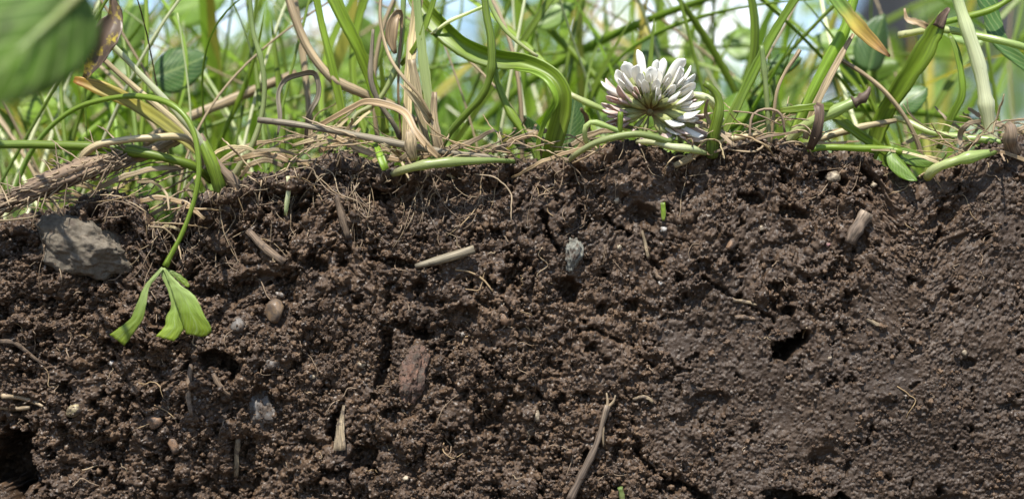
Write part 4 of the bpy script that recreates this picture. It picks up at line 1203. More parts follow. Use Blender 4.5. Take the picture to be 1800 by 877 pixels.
# ------------------------------------------------------------------ stones and pebbles in the face
def rock(name, px, py, w, h, dep, mat, label, cat='stone', rot=0.0, seed=1, sub=3, planes=9, out=0.35, group=None, rough=0.05, base=None):
    """faceted stone: w x h photograph pixels, dep = thickness in px, out = part of it standing proud"""
    rr = np.random.default_rng(seed)
    bm = bmesh.new(); bmesh.ops.create_icosphere(bm, subdivisions=sub, radius=1.0)
    v = np.array([q.co[:] for q in bm.verts])
    for k in range(planes):
        n_ = rr.normal(size=3); n_ /= np.linalg.norm(n_)
        c_ = rr.uniform(0.62, 0.88)
        e = v @ n_ - c_
        v = v - np.where(e > 0, e * 0.85, 0)[:, None] * n_[None, :]
    nz = np.array([mnoise.fractal(Vector(q) * 2.2 + Vector((seed, 0, 0)), 1.0, 2.0, 4) for q in v])
    v = v * (1 + rough * nz)[:, None]
    v /= np.abs(v).max(0)[None, :]
    y0 = surf(px, py, max(w, h) * 0.4) if base is None else base
    v[:, 0] *= w / 2 / PXM; v[:, 2] *= h / 2 / PXM; v[:, 1] *= dep / 2 / PXM
    c, s = math.cos(rot), math.sin(rot)
    x_, z_ = v[:, 0] * c - v[:, 2] * s, v[:, 0] * s + v[:, 2] * c
    v[:, 0], v[:, 2] = x_, z_
    for q, p in zip(bm.verts, v): q.co = p
    me = bpy.data.meshes.new(name); bm.to_mesh(me); bm.free()
    me.polygons.foreach_set('use_smooth', [True] * len(me.polygons))
    me.materials.append(M[mat])
    o = bpy.data.objects.new(name, me); COL.objects.link(o)
    c0 = P(px, py, y0)
    o.location = (c0.x, y0 + dep / 2 / PXM - dep / PXM * out, c0.z)
    return tag(o, label, cat, group)


rock('stone', 146, 434, 190, 122, 130, 'stone', 'large angular grey-brown stone half buried below the fibrous rhizome', rot=-0.30, seed=31, sub=6, planes=5, out=0.33, rough=0.20, base=0.0004)
rock('stone', 1007, 447, 38, 64, 40, 'stonegreen', 'grey-green chipped stone standing upright in the soil', rot=-0.1, seed=8, sub=5, planes=14, out=0.5, rough=0.30, base=0.0004)
rock('stone', 724, 655, 60, 118, 50, 'stonered', 'long rusty red-brown stone coated with soil', rot=-0.18, seed=4, sub=6, planes=6, out=0.42, rough=0.30, base=0.0006)
rock('stone', 462, 722, 62, 90, 40, 'greypeb', 'flat dark grey stone coated with soil', rot=0.2, seed=9, sub=5, planes=7, out=0.36, rough=0.30, base=0.0006)
rock('pebble', 484, 547, 36, 44, 36, 'amber', 'smooth amber-brown pebble in a socket of soil', 'pebble', seed=5, sub=4, planes=4, out=0.45, rough=0.03, base=0.0006)
PB = [(130, 721, 34, 21, 'yellowpeb', 'translucent ochre pebble left of two reddish pebbles', 0.5), (418, 571, 27, 32, 'greypeb', 'dark grey-brown pebble right of the drooping clover leaf', 0),
      (270, 741, 30, 28, 'orangepeb', 'reddish pebble right of the ochre pebble', 0), (306, 782, 26, 34, 'orangepeb', 'reddish-orange pebble left of the upright straw chip', 0.2),
      (1083, 352, 13, 15, 'tanpeb', 'tan oval pebble under the clover flower', -0.5), (1196, 394, 11, 11, 'tanpeb', 'round pale pebble right of the small green shoot', 0),
      (1167, 404, 15, 13, 'quartz', 'glassy white quartz pebble below the small green shoot', 0), (1163, 498, 15, 13, 'quartz', 'cloudy quartz pebble beside an orange bit of root', 0),
      (886, 560, 20, 26, 'orangepeb', 'orange-brown pointed pebble above a white pebble', 0.1), (813, 587, 13, 12, 'quartz', 'small white angular pebble right of the rusty stone', 0.4),
      (944, 731, 14, 24, 'tanpeb', 'upright pale tan pebble left of the long twig', 0.1), (1695, 619, 13, 15, 'tanpeb', 'small tan pebble perched on the smooth right face', 0),
      (1536, 325, 12, 12, 'tanpeb', 'tan pebble just below the soil dip', 0), (1285, 430, 22, 18, 'orangepeb', 'orange pebble left of a pink pebble', 0.5),
      (1455, 430, 11, 9, 'pinkpeb', 'tiny pink pebble left of the wood chip', 0), (713, 840, 14, 11, 'tanpeb', 'pale tan pebble near the foot of the face', 0),
      (636, 640, 17, 13, 'tanpeb', 'tan pebble left of the rusty stone', 0.3), (478, 640, 30, 22, 'greypeb', 'rounded grey pebble below the amber pebble', 0),
      (492, 518, 18, 10, 'quartz', 'pale chip resting above the amber pebble', -0.3), (240, 762, 13, 14, 'tanpeb', 'pale tan pebble between two reddish pebbles', 0),
      (196, 638, 14, 12, 'quartz', 'white pebble below the narrow clover leaflet', 0), (549, 661, 13, 11, 'tanpeb', 'tan pebble above the dried wedge of straw', 0),
      (1328, 388, 11, 11, 'greypeb', 'slate grey pebble in the hollow below the soil hump', 0), (1339, 401, 12, 10, 'tanpeb', 'tan pebble below the slate grey pebble', 0), (1463, 312, 30, 24, 'tanpeb', 'brownish stone lump above a dark hollow right of the hump', 0),
      (1088, 435, 10, 13, 'tanpeb', 'small pale pebble left of a short upright root', 0), (211, 720, 9, 13, 'greypeb', 'tiny slate pebble between ochre and reddish pebbles', 0), (1406, 340, 14, 14, 'greypeb', 'blue-grey pebble on the soil hump', 0),
      (1172, 582, 11, 8, 'quartz', 'small clear quartz chip beside a crack', 0.2), (545, 660, 9, 9, 'quartz', 'tiny white pebble beside a tan pebble', 0), (1672, 553, 9, 9, 'orangepeb', 'tiny orange pebble on the upper right face', 0), (1459, 630, 8, 12, 'tanpeb', 'small upright tan pebble right of the worm hole', 0)]
for k, (a, b, w, h, mt, lab, ro) in enumerate(PB):
    rock('pebble', a, b, w, h, (w + h) / 2, mt, lab, 'pebble', rot=ro, seed=60 + k, sub=3, planes=9, out=0.42, rough=0.16)


# ------------------------------------------------------------------ loose crumbs on the face and on the stones
src = bpy.data.collections.new('crumb_shapes')
for k in range(10):
    src.objects.link(bpy.data.objects.new('crumb_shape', lump(100 + k)))

r = np.random.default_rng(77)
pts, scl, rot = [], [], []
clump = np.clip(0.5 + 0.9 * fbm(0.007, 4, 0.6, 55), 0.02, 1)
while len(pts) < 49000:
    b = 8192
    xs = r.uniform(-0.126, 0.126, b); ss = r.uniform(-0.073, 0.012, b); q = r.random(b); u = r.random(b); kk = r.uniform(-0.3, 0.55, b)
    for i in range(b):
        ci, cj = int((ss[i] - S0) / DX), int((xs[i] - X0) / DX)
        if q[i] > C[ci, cj] * LOOSE[ci, cj] * clump[ci, cj]: continue
        rad = 0.00014 + 0.00075 * u[i] ** 6.5
        an = min(max(ss[i] / (R * math.pi / 2) + 0.5, 0), 1) * math.pi / 2
        bk = max(ss[i] - arc, 0)
        hh = float(H[ci, cj]) + kk[i] * rad
        rz = float(rim_s(xs[i], ss[i]) + edge_shift(xs[i], ss[i]))
        y = R * (1 - math.cos(an)) + bk - hh * math.cos(an)
        z = rz - R + R * math.sin(an) + min(ss[i] + arc, 0) - bk * 0.42 * min(max(bk / 0.01, 0.2), 1) + hh * math.sin(an)
        pts.append((xs[i], y, z)); scl.append(rad)
for o_ in [q for q in COL.objects if q.name.split('.')[0] in ('stone', 'pebble')]:
    vs_ = [v.co for v in o_.data.vertices if v.normal.y < 0.1]
    wmax = max(max(abs(v.x), abs(v.z)) for v in vs_)
    big = wmax > 0.004
    for _ in range(60 if wmax > 0.008 else 90 if big else 14):
        v = vs_[int(r.integers(len(vs_)))]
        e_ = math.hypot(v.x, v.z) / wmax
        if o_.data.materials[0].name in ('rust_stone', 'slate_pebble') or r.random() < e_ ** 2:
            pts.append(tuple(Vector(o_.location) + v * 0.99)); scl.append(r.uniform(0.00013, 0.00032))
pts = np.array(pts); scl = np.array(scl, dtype=np.float32)
rot = r.uniform(0, 6.283, (len(pts), 3)).astype(np.float32)
pm = bpy.data.meshes.new('soil_crumbs')
pm.vertices.add(len(pts)); pm.vertices.foreach_set('co', pts.astype(np.float32).ravel())
a = pm.attributes.new('size', 'FLOAT', 'POINT'); a.data.foreach_set('value', scl)
a = pm.attributes.new('turn', 'FLOAT_VECTOR', 'POINT'); a.data.foreach_set('vector', rot.ravel())
pm.materials.append(M['crumb'])
crumbs = bpy.data.objects.new('soil_crumbs', pm)
COL.objects.link(crumbs)
tag(crumbs, 'loose dark brown soil crumbs clinging all over the cut face', 'soil crumbs', kind='stuff')
ng = bpy.data.node_groups.new('scatter_crumbs', 'GeometryNodeTree')
ng.interface.new_socket('Geometry', in_out='INPUT', socket_type='NodeSocketGeometry')
ng.interface.new_socket('Geometry', in_out='OUTPUT', socket_type='NodeSocketGeometry')
gi = ng.nodes.new('NodeGroupInput'); go = ng.nodes.new('NodeGroupOutput')
iop = ng.nodes.new('GeometryNodeInstanceOnPoints')
ci_ = ng.nodes.new('GeometryNodeCollectionInfo')
ci_.inputs['Collection'].default_value = src
ci_.inputs['Separate Children'].default_value = True
ci_.inputs['Reset Children'].default_value = True
na = ng.nodes.new('GeometryNodeInputNamedAttribute'); na.data_type = 'FLOAT'; na.inputs['Name'].default_value = 'size'
nb = ng.nodes.new('GeometryNodeInputNamedAttribute'); nb.data_type = 'FLOAT_VECTOR'; nb.inputs['Name'].default_value = 'turn'
iop.inputs['Pick Instance'].default_value = True
er = ng.nodes.new('FunctionNodeEulerToRotation')
ng.links.new(gi.outputs[0], iop.inputs['Points'])
ng.links.new(ci_.outputs[0], iop.inputs['Instance'])
ng.links.new(nb.outputs[0], er.inputs[0])
ng.links.new(er.outputs[0], iop.inputs['Rotation'])
ng.links.new(na.outputs[0], iop.inputs['Scale'])
ng.links.new(iop.outputs[0], go.inputs[0])
crumbs.modifiers.new('scatter', 'NODES').node_group = ng


# ------------------------------------------------------------------ straw, twigs and roots in the face
def on_face(name, pts, w, mat, label, cat, lift=0.4, group=None, rpx=5, **kw):
    """lies on the soil face along picture points; lift = share of its radius that stands proud"""
    n = len(pts)
    ys_ = [surf(a, b, rpx) for a, b in pts]
    m = float(np.mean(ys_))
    if kw.pop('stiff', False):
        k = np.polyfit(range(n), ys_, 1); ys_ = [np.polyval(k, i) - 0.0003 for i in range(n)]
    r_ = w[len(w) // 2] * 0.5 / PXM
    q = [P(a, b, y - r_ * lift) for (a, b), y in zip(pts, ys_)]
    if mat in ('bitroot', 'bitstraw', 'twig'):
        kw.setdefault('groove', 0.12); kw.setdefault('jag', 0.07); kw['rwob'] = max(kw.get('rwob', 0.1), 0.1); kw.setdefault('wob', 0.00012)
    o = strand(name, q, pr(*w), M[mat], **kw)
    return tag(o, label, cat, group)


on_face('straw_piece', [(730, 468), (765, 459), (800, 449), (834, 438)], (8, 15, 16, 16), 'greystraw', 'cut piece of hollow grey straw lying on the soil', 'straw', lift=1.3, stiff=True, rpx=9, n=14, rwob=0.02)
o = on_face('twig', [(1002, 880), (1018, 845), (1040, 800), (1054, 765), (1062, 735), (1068, 712)], (15, 15, 13, 11, 9, 10), 'twig', 'long brown twig slanting up the lower soil face', 'twig', lift=0.9, stiff=True, rpx=12, n=12, jag=0.03)
for q in ([(1066, 722, -2), (1068, 705, -2.5), (1066, 690, -2)], [(1068, 716, -2), (1078, 706, -2.6), (1082, 694, -2.4)], [(1060, 745, -1.5), (1060, 765, -2.2), (1061, 785, -1.6)]):
    y_ = surf(1066, 720, 10) * 1000
    strand('side_shoot', pxs([(a, b, y_ + c * 0.3) for a, b, c in q]), pr(7, 5, 2.5), M['rootpale'], parent=o, n=7)
on_face('wood_chip', [(1494, 428), (1503, 408), (1514, 388), (1523, 372)], (20, 24, 24, 20), 'twig', 'weathered brown wood chip stuck in the upper right face', 'wood chip', lift=0.5, stiff=True, rpx=14, kind='oval', n=10, rwob=0.04, jag=0.06)
on_face('straw_chip', [(415, 838), (416, 815), (416, 790), (418, 770)], (9, 10, 10, 10), 'bitstraw', 'small upright straw chip low in the left face', 'straw', lift=0.5, stiff=True, rpx=12, kind='oval', n=8, rwob=0.03)
on_face('straw_chip', [(598, 792), (598, 770), (601, 740), (604, 712)], (20, 18, 10, 4), 'bitstraw', 'dried wedge of split straw standing in a hollow', 'straw', lift=0.35, stiff=True, rpx=10, kind='blade', fold=0.6, n=12, rwob=0.05, jag=0.03)
on_face('stem_stub', [(506, 310), (507, 335), (504, 358), (502, 378)], (7, 8, 9, 6), 'palewhite', 'white broken stem stub hanging from the edge left of the hump', 'stem', lift=0.7, stiff=True, rpx=8, n=10, jag=0.08)
on_face('root_piece', [(592, 342), (598, 365), (603, 390), (612, 420)], (8, 12, 16, 12), 'bitroot', 'frayed piece of brown root below the soil edge', 'root', lift=0.35, rpx=8, n=10, jag=0.14)
on_face('root_piece', [(437, 405), (465, 435), (500, 462)], (13, 17, 14), 'bitroot', 'thick soil-coated root slanting down right of the clover stalk', 'root', lift=0.3, rpx=8, n=10, jag=0.08)
on_face('green_shoot', [(1166, 388), (1166, 374), (1165, 356)], (5, 9, 8), 'blade', 'tiny bright green shoot stuck in the soil face', 'shoot', lift=0.9, stiff=True, rpx=8, kind='blade', fold=0.4, n=10, rwob=0.02)
on_face('green_stub', [(1095, 885), (1093, 870), (1090, 856)], (10, 10, 9), 'pale', 'small green stem stub at the foot of the soil face', 'shoot', lift=0.9, stiff=True, rpx=8, n=10)
on_face('root_piece', [(0, 714), (30, 718), (52, 716)], (10, 9, 6), 'rootpale', 'pale forked root poking out of the left of the face', 'root', lift=0.6, rpx=8)
on_face('root_piece', [(4, 696), (35, 698), (60, 706), (75, 714)], (9, 9, 8, 5), 'rootpale', 'pale root lying just above the forked root', 'root', lift=0.6, rpx=8)
on_face('root_piece', [(0, 600), (25, 602), (45, 618), (62, 630), (80, 642)], (9, 8, 7, 5, 3), 'bitroot', 'pale brown root curling out above the pale forked roots', 'root', lift=0.5, rpx=8)
on_face('root_piece', [(1113, 702), (1128, 698), (1142, 701), (1148, 708)], (5, 7, 7, 4), 'bitstraw', 'short pale hooked root right of the long twig', 'root', lift=0.5, rpx=8)
on_face('root_piece', [(1128, 405), (1134, 425), (1138, 445), (1139, 455)], (4, 5, 7, 6), 'bitstraw', 'short upright pale root below the green shoot', 'root', lift=0.5, rpx=8)
on_face('root_piece', [(1148, 476), (1156, 484), (1166, 492)], (9, 11, 6), 'bitroot', 'stubby orange root beside the cloudy quartz pebble', 'root', lift=0.35, rpx=6)
on_face('straw_chip', [(1288, 527), (1308, 530), (1330, 536)], (6, 7, 4), 'bitstraw', 'short level straw chip above another on the smooth face', 'straw', lift=0.35, rpx=6)
on_face('straw_chip', [(1292, 558), (1310, 557), (1328, 562)], (8, 9, 5), 'bitroot', 'short brownish straw chip under the pale level one', 'straw', lift=0.35, rpx=6)
on_face('straw_chip', [(1524, 562), (1538, 568), (1552, 573)], (5, 8, 5), 'bitstraw', 'pale straw chip right of the worm hole', 'straw', lift=0.35, rpx=6)
on_face('root_piece', [(1411, 594), (1413, 584), (1418, 576)], (3, 4, 3), 'rootpale', 'white root tip at the rim of the worm hole', 'root', lift=2.0, rpx=10)
on_face('root_piece', [(645, 765), (630, 765)], (3, 3), 'bitroot', 'short stiff root left of the rusty stone foot', 'root', rpx=6)
on_face('root_piece', [(800, 474), (825, 478), (850, 492), (866, 512)], (3, 3.4, 3.4, 3), 'orange', 'fine orange root arched below the grey straw piece', 'root', lift=2.5, rpx=8, wob=0.00005)
on_face('root_piece', [(375, 655), (388, 680), (405, 695)], (10, 10, 7), 'bitroot', 'brown root crossing the hollow under the clover leaf', 'root', lift=0.5, rpx=10)
on_face('root_piece', [(336, 640), (330, 690), (337, 730)], (8, 9, 6), 'bitroot', 'dark root hanging left of the crossing brown root', 'root', lift=0.5, rpx=10)
on_face('dry_straw', [(1185, 292), (1205, 282), (1228, 268), (1250, 258)], (10, 14, 12, 6), 'straw', 'flat dead straw lying on the soil right of the clover flower', 'straw', lift=1.0, rpx=6, kind='oval')
on_face('dry_straw', [(1240, 262), (1275, 246), (1310, 240), (1340, 234)], (6, 8, 9, 7), 'straw', 'dead straw strand lying along the hump edge', 'straw', lift=1.6, rpx=6)
on_face('root_piece', [(1280, 262), (1300, 266), (1330, 266), (1348, 250), (1362, 232)], (3, 3.5, 4, 5, 5), 'rootpale', 'pale root looping over the top of the soil hump', 'root', lift=2.6, rpx=8)

GAPS = [(560, 645, 0.28), (755, 810, 0.22), (1390, 1470, 0.3), (1490, 1560, 0.3), (1590, 1690, 0.30), (1690, 2050, 0.04), (1030, 1075, 0.5), (640, 690, 0.4)]


def keep(x, y, u):
    px_ = 900 + x * PXM * CAM_D / (CAM_D + y)
    for a_, b_, p_ in GAPS:
        if a_ < px_ < b_: return u < p_
    return True


LAND = [(-900, 150, 'behind the large broad leaf'), (150, 330, 'behind the leaning pale stems'), (330, 470, 'behind the slender bowed stem'), (470, 590, 'behind the looped dead blade'),
        (590, 690, 'behind the kinked dead stem'), (690, 790, 'behind the straw clump'), (790, 1010, 'behind the folded leaf'), (1010, 1240, 'behind the clover flower'),
        (1240, 1440, 'behind the soil hump'), (1440, 1660, 'behind the dip in the soil edge'), (1660, 9000, 'behind the stout shining stem')]


def land(x, y):
    px_ = 900 + x * PXM * CAM_D / (CAM_D + y)
    return next(q for a_, b_, q in LAND if a_ <= px_ < b_)


# short fine rootlets
FACE_LAND = [(146, 434, 'the large grey stone'), (1007, 447, 'the grey-green stone'), (724, 652, 'the rusty stone'), (484, 546, 'the amber pebble'), (780, 455, 'the grey straw piece'), (1040, 800, 'the long twig'),
             (1510, 400, 'the wood chip'), (1395, 600, 'the worm hole'), (320, 550, 'the drooping clover leaf'), (1165, 372, 'the green shoot'), (598, 750, 'the dried straw wedge'), (415, 805, 'the upright straw chip'),
             (130, 720, 'the ochre pebble'), (1140, 260, 'the clover flower'), (602, 380, 'the frayed root piece'), (820, 285, 'the pale runner'), (1610, 300, 'the small folded clover leaf'), (944, 731, 'the upright tan pebble'),
             (1695, 619, 'the perched tan pebble'), (886, 560, 'the orange-brown pointed pebble'), (290, 760, 'the reddish pebbles'), (470, 435, 'the thick soil-coated root'), (1345, 250, 'the soil hump'), (1310, 545, 'the two straw chips')]


def face_land(px, py):
    d = [(math.hypot(px - a_, py - b_), a_, b_, q) for a_, b_, q in FACE_LAND]
    _, a_, b_, q = min(d)
    rel = 'above' if py < b_ - 35 else 'below' if py > b_ + 35 else 'beside'
    return rel + ' ' + q


rl = random.Random(21)
for k in range(185):
    px_, py_ = rl.uniform(20, 1780), 0
    if px_ > 1000 and rl.random() < 0.65: px_ = rl.uniform(20, 1000)
    rt = 438.5 - float(rim((px_ - 900) / PXM)) * PXM
    py_ = rt + 18 + (850 - rt) * rl.random() ** 1.6
    l = 12 + 62 * rl.random() ** 2; an = rl.uniform(-3.14, 3.14); cv = rl.gauss(0, 0.7)
    q = []
    for s_ in (0, 0.22, 0.45, 0.72, 1):
        aa = an + cv * s_ + rl.gauss(0, 0.22)
        q.append((px_ + math.cos(aa) * l * s_, py_ + math.sin(aa) * l * s_))
    if any(b < rt + 8 or b > 880 for a, b in q): continue
    w_ = rl.uniform(1.3, 2.8); mt = rl.choice(['root', 'rootpale', 'root', 'root', 'orange', 'root'])
    on_face('rootlet', q, (w_, w_, w_ * 0.8, 1.0), mt, {'root': 'brown', 'rootpale': 'pale', 'darkdead': 'dark', 'orange': 'orange'}[mt] + (' curled' if abs(cv) > 0.6 else ' straight') + ' rootlet in the soil ' + face_land(px_, py_), 'rootlet',
            lift=rl.uniform(0.0, 1.6), group='rootlets in the soil face', rpx=4, n=5, seg=18, wob=0.00018)


for k in range(115):
    px_ = rl.uniform(250, 800) if rl.random() < 0.6 else rl.uniform(10, 1790)
    rt = 438.5 - float(rim((px_ - 900) / PXM)) * PXM
    l = rl.uniform(45, 170); dx_ = rl.gauss(0, 0.35); x_, y_ = px_, rt + rl.uniform(-2, 14)
    q = [(x_, y_)]
    for s_ in range(4):
        dx_ += rl.gauss(0, 0.45)
        x_ += math.sin(dx_) * l / 4; y_ += max(0.15, math.cos(dx_)) * l / 4
        q.append((x_, y_))
    w_ = rl.uniform(1.2, 2.6); mt = rl.choice(['root', 'rootpale', 'rootpale', 'root', 'orange'])
    on_face('hanging_root', q, (w_ * 1.3, w_, w_ * 0.8, w_ * 0.7, 0.8), mt, {'root': 'brown', 'rootpale': 'pale', 'orange': 'orange'}[mt] + (' long' if l > 110 else ' short') + ' fine root hanging from the turf ' + face_land(px_, rt + 40), 'root',
            lift=rl.uniform(0.2, 2.0), group='fine roots hanging from the turf', rpx=5, n=5, seg=22, wob=0.00016)


# ------------------------------------------------------------------ litter of dead grass along the edge
rl = random.Random(33)
for k in range(280):
    px_ = rl.choice([rl.uniform(330, 760), rl.uniform(430, 780), rl.uniform(0, 330), rl.uniform(1200, 1440), rl.uniform(1640, 1800), rl.uniform(760, 1060)])
    rt = 438.5 - float(rim((px_ - 900) / PXM)) * PXM
    Yd = rl.uniform(-3.5, 13)
    py_ = rt - rl.uniform(-14, 34) - (14 if 330 < px_ < 700 else 0)
    l = rl.uniform(40, 170); an = rl.gauss(0, 0.5) + (math.pi if rl.random() < 0.5 else 0); cv = rl.uniform(-0.9, 0.9)
    q = []
    for s_ in (0, 0.3, 0.65, 1):
        aa = an + cv * s_
        q.append((px_ + math.cos(aa) * l * s_, py_ + math.sin(aa) * l * s_ * 0.6 + 10 * (1 - 4 * s_ * (1 - s_)) - 5, Yd + 5 * s_ * rl.uniform(-1, 1)))
    w_ = rl.choice([2, 2, 2.5, 2.5, 3, 3, 3, 4, 5, 7, 10])
    mt = rl.choice(['tan', 'straw', 'root', 'orange', 'rootpale', 'orange', 'tan'])
    thing('dry_straw', {'tan': 'tan', 'straw': 'yellow', 'root': 'brown', 'orange': 'orange', 'rootpale': 'pale', 'darkdead': 'dark brown'}[mt] + (' flat' if w_ > 4 else ' thin') + ' dry grass strand in the litter ' + next(z for a_, b_, z in LAND if a_ <= px_ < b_).replace('behind', 'near'), 'dry grass', q, (w_ * 0.8, w_, w_, w_ * 0.6), mt, group='dead grass litter along the edge',
          kind='blade' if w_ > 4 else 'round', n=8 if w_ > 4 else 5, fold=0.4, wob=0.00025, seg=18)


# ------------------------------------------------------------------ grass standing in the turf behind: single blades, then the mass
def blade_proto(seed, kind, h, w, lean, curl):
    rr = np.random.default_rng(seed)
    n = 26
    t = np.linspace(0, 1, n)
    path = np.stack([lean * h * t + curl * h * t ** 2.4, 0.25 * h * rr.uniform(-1, 1) * t ** 2, h * (t - 0.18 * abs(curl) * t ** 3)], -1)
    path[:, 0] += 0.012 * h * np.sin(t * rr.uniform(5, 9) + rr.uniform(0, 6))
    if kind == 'blade':
        rad = w * (0.55 + 0.9 * t - 0.2 * t * t) * np.clip((1.02 - t) * 3.0, 0.03, 1) ** 0.8
        sec = section('blade', 10, 0.35, 0.08)
    else:
        rad = w * (1 - 0.35 * t); sec = section('round', 8)
    tw = rr.uniform(-0.6, 0.6) + rr.uniform(-1.2, 1.2) * t
    v, f, uv = sweep(path, rad, sec, ref=(0, -1, 0), twist=tw, seed=seed)
    me = bpy.data.meshes.new('grass_plant')
    me.from_pydata([tuple(p) for p in v], [], f)
    me.polygons.foreach_set('use_smooth', [True] * len(me.polygons))
    u = me.uv_layers.new(name='UVMap'); li = np.empty(len(me.loops), dtype=np.int32); me.loops.foreach_get('vertex_index', li)
    u.data.foreach_set('uv', np.asarray(uv, dtype=np.float32)[li].ravel())
    return me


KINDS = [('blade', 'grass_plant', 'blade', 'green grass blade standing in the turf behind the soil edge', 'green blades in the turf', 'grass'),
         ('bladelight', 'grass_plant', 'blade', 'light green grass blade standing in the turf behind the soil edge', 'light green blades in the turf', 'grass'),
         ('green', 'grass_plant', 'stem', 'round green grass stem standing in the turf behind the soil edge', 'green stems in the turf', 'grass'),
         ('palewhite', 'grass_plant', 'stem', 'whitish sunlit grass stem standing in the turf behind the soil edge', 'pale stems in the turf', 'grass'),
         ('tan', 'dry_straw', 'stem', 'dead tan grass stem standing in the turf behind the soil edge', 'dead stems in the turf', 'dead stem')]
rl = random.Random(8)
protos = {}
for ki, (mt, nm, kd, lab, grp, cat) in enumerate(KINDS):
    lst = []
    for k in range(16):
        me = blade_proto(500 + ki * 40 + k, kd, rl.uniform(0.05, 0.12), rl.uniform(0.0004, 0.0010) if kd == 'blade' else rl.uniform(0.00028, 0.00055), rl.uniform(-0.9, 0.9), rl.uniform(-1.2, 1.2) if k % 2 else rl.uniform(-0.4, 0.4))
        me.materials.append(M[mt]); lst.append(me)
    protos[ki] = lst
NEAR = 330
for k in range(NEAR):
    ki = rl.choices(range(5), (26, 24, 22, 16, 12))[0]
    mt, nm, kd, lab, grp, cat = KINDS[ki]
    Y = 0.012 + 0.10 * rl.random() ** 1.1
    hw = 0.1 * (CAM_D + Y) / CAM_D * 1.15
    x = rl.uniform(-hw, hw)
    if not keep(x, Y, rl.random()): continue
    o = bpy.data.objects.new(nm, rl.choice(protos[ki])); COL.objects.link(o)
    o.location = (x, Y, min(float(rim(x)) - 0.006, 0.004) if Y < 0.03 else -0.002)
    o.rotation_euler = (rl.gauss(0, 0.18), rl.gauss(0, 0.22), rl.uniform(-0.9, 0.9) + (math.pi if rl.random() < 0.5 else 0))
    s = rl.uniform(0.75, 1.15); o.scale = (s, s, s)
    if min((o.rotation_euler.to_matrix() @ v_.co).y for v_ in list(o.data.vertices)[::12]) * s + Y < 0.008:
        o.rotation_euler.z += math.pi; o.rotation_euler.x = abs(o.rotation_euler.x) * -1 if abs(o.rotation_euler.z) < 1.57 else abs(o.rotation_euler.x)
    mn = min((o.rotation_euler.to_matrix() @ v_.co).y for v_ in list(o.data.vertices)[::12]) * s + Y
    if mn < 0.008: o.location.y += 0.008 - mn
    tip_ = o.rotation_euler.to_matrix() @ o.data.vertices[-1].co
    lean_ = 'leaning left' if tip_.x < -0.22 * tip_.z else 'leaning right' if tip_.x > 0.22 * tip_.z else 'upright'
    tag(o, lean_ + ' ' + lab.replace('standing in the turf behind the soil edge', land(x, Y)), cat, grp)


def grass_mass(name, n, y0, y1, hmin, hmax, w0, w1, mats, seed, label, pw=1.6, spread=1.8):
    """one mesh of many blades"""
    r = np.random.default_rng(seed)
    seg = 6
    Y = y0 + (y1 - y0) * r.random(n) ** pw
    X = r.uniform(-1, 1, n) * 0.1 * (CAM_D + Y) / CAM_D * spread
    kp = np.array([keep(a_, b_, c_) for a_, b_, c_ in zip(X, Y, r.random(n))]); X, Y = X[kp], Y[kp]; n = len(X)
    h = r.uniform(hmin, hmax, n) * r.uniform(0.6, 1, n)
    w = r.uniform(w0, w1, n)
    az = r.uniform(0, 6.283, n); lean = np.abs(r.normal(0, 0.55, n)); curl = r.normal(0, 0.75, n)
    fz = r.uniform(-1.1, 1.1, n)
    t = np.linspace(0, 1, seg)
    V = np.zeros((n, seg, 2, 3)); UV = np.zeros((n, seg, 2, 2))
    d = lean[:, None] * t + curl[:, None] * t ** 2.3 * 0.6
    cx = X[:, None] + np.cos(az)[:, None] * d * h[:, None]
    cy = Y[:, None] + np.sin(az)[:, None] * d * h[:, None]
    cy = np.maximum(cy, 0.035 + 0.3 * (Y[:, None] - 0.035))
    cz = -0.003 + h[:, None] * (t - 0.15 * np.abs(curl)[:, None] * t ** 3)
    hw = w[:, None] / 2 * (0.6 + 0.8 * t - 0.3 * t * t) * np.clip((1.01 - t) * 2.6, 0.02, 1) ** 0.8
    fa = fz[:, None] + 0.6 * r.normal(size=n)[:, None] * t
    for q, sg_ in enumerate((-1, 1)):
        V[:, :, q, 0] = cx + sg_ * hw * np.cos(fa); V[:, :, q, 1] = cy + sg_ * hw * np.sin(fa); V[:, :, q, 2] = cz
        UV[:, :, q, 0] = 0.5 + 0.5 * sg_; UV[:, :, q, 1] = t
    V = V.reshape(-1, 3)
    b = (np.arange(n) * seg * 2)[:, None] + (np.arange(seg - 1) * 2)[None, :]
    Q = np.stack([b, b + 1, b + 3, b + 2], -1).reshape(-1, 4)
    me = fast_mesh(name, V, Q, M[mats[0]])
    for m_ in mats[1:]: me.materials.append(M[m_])
    mi = np.repeat(r.integers(0, len(mats), n), seg - 1).astype(np.int32)
    me.polygons.foreach_set('material_index', mi)
    u = me.uv_layers.new(name='UVMap')
    u.data.foreach_set('uv', UV.reshape(-1, 2)[Q.ravel()].astype(np.float32).ravel())
    o = bpy.data.objects.new(name, me); COL.objects.link(o)
    return tag(o, label, 'grass', kind='stuff')


grass_mass('grass', 900, 0.06, 0.55, 0.04, 0.12, 0.0014, 0.0034, ['blade', 'bladelight', 'blade', 'bladelight', 'bladeyellow'], 91, 'dense blurred green grass filling the turf behind the edge')
grass_mass('far_grass', 2150, 0.5, 3.5, 0.06, 0.22, 0.003, 0.007, ['blade', 'bladelight', 'leaf'], 92, 'far out-of-focus meadow grass behind the turf', pw=1.3)

# broad leaves of weeds and clover among the grass
rl = random.Random(14)
r2 = random.Random(99)


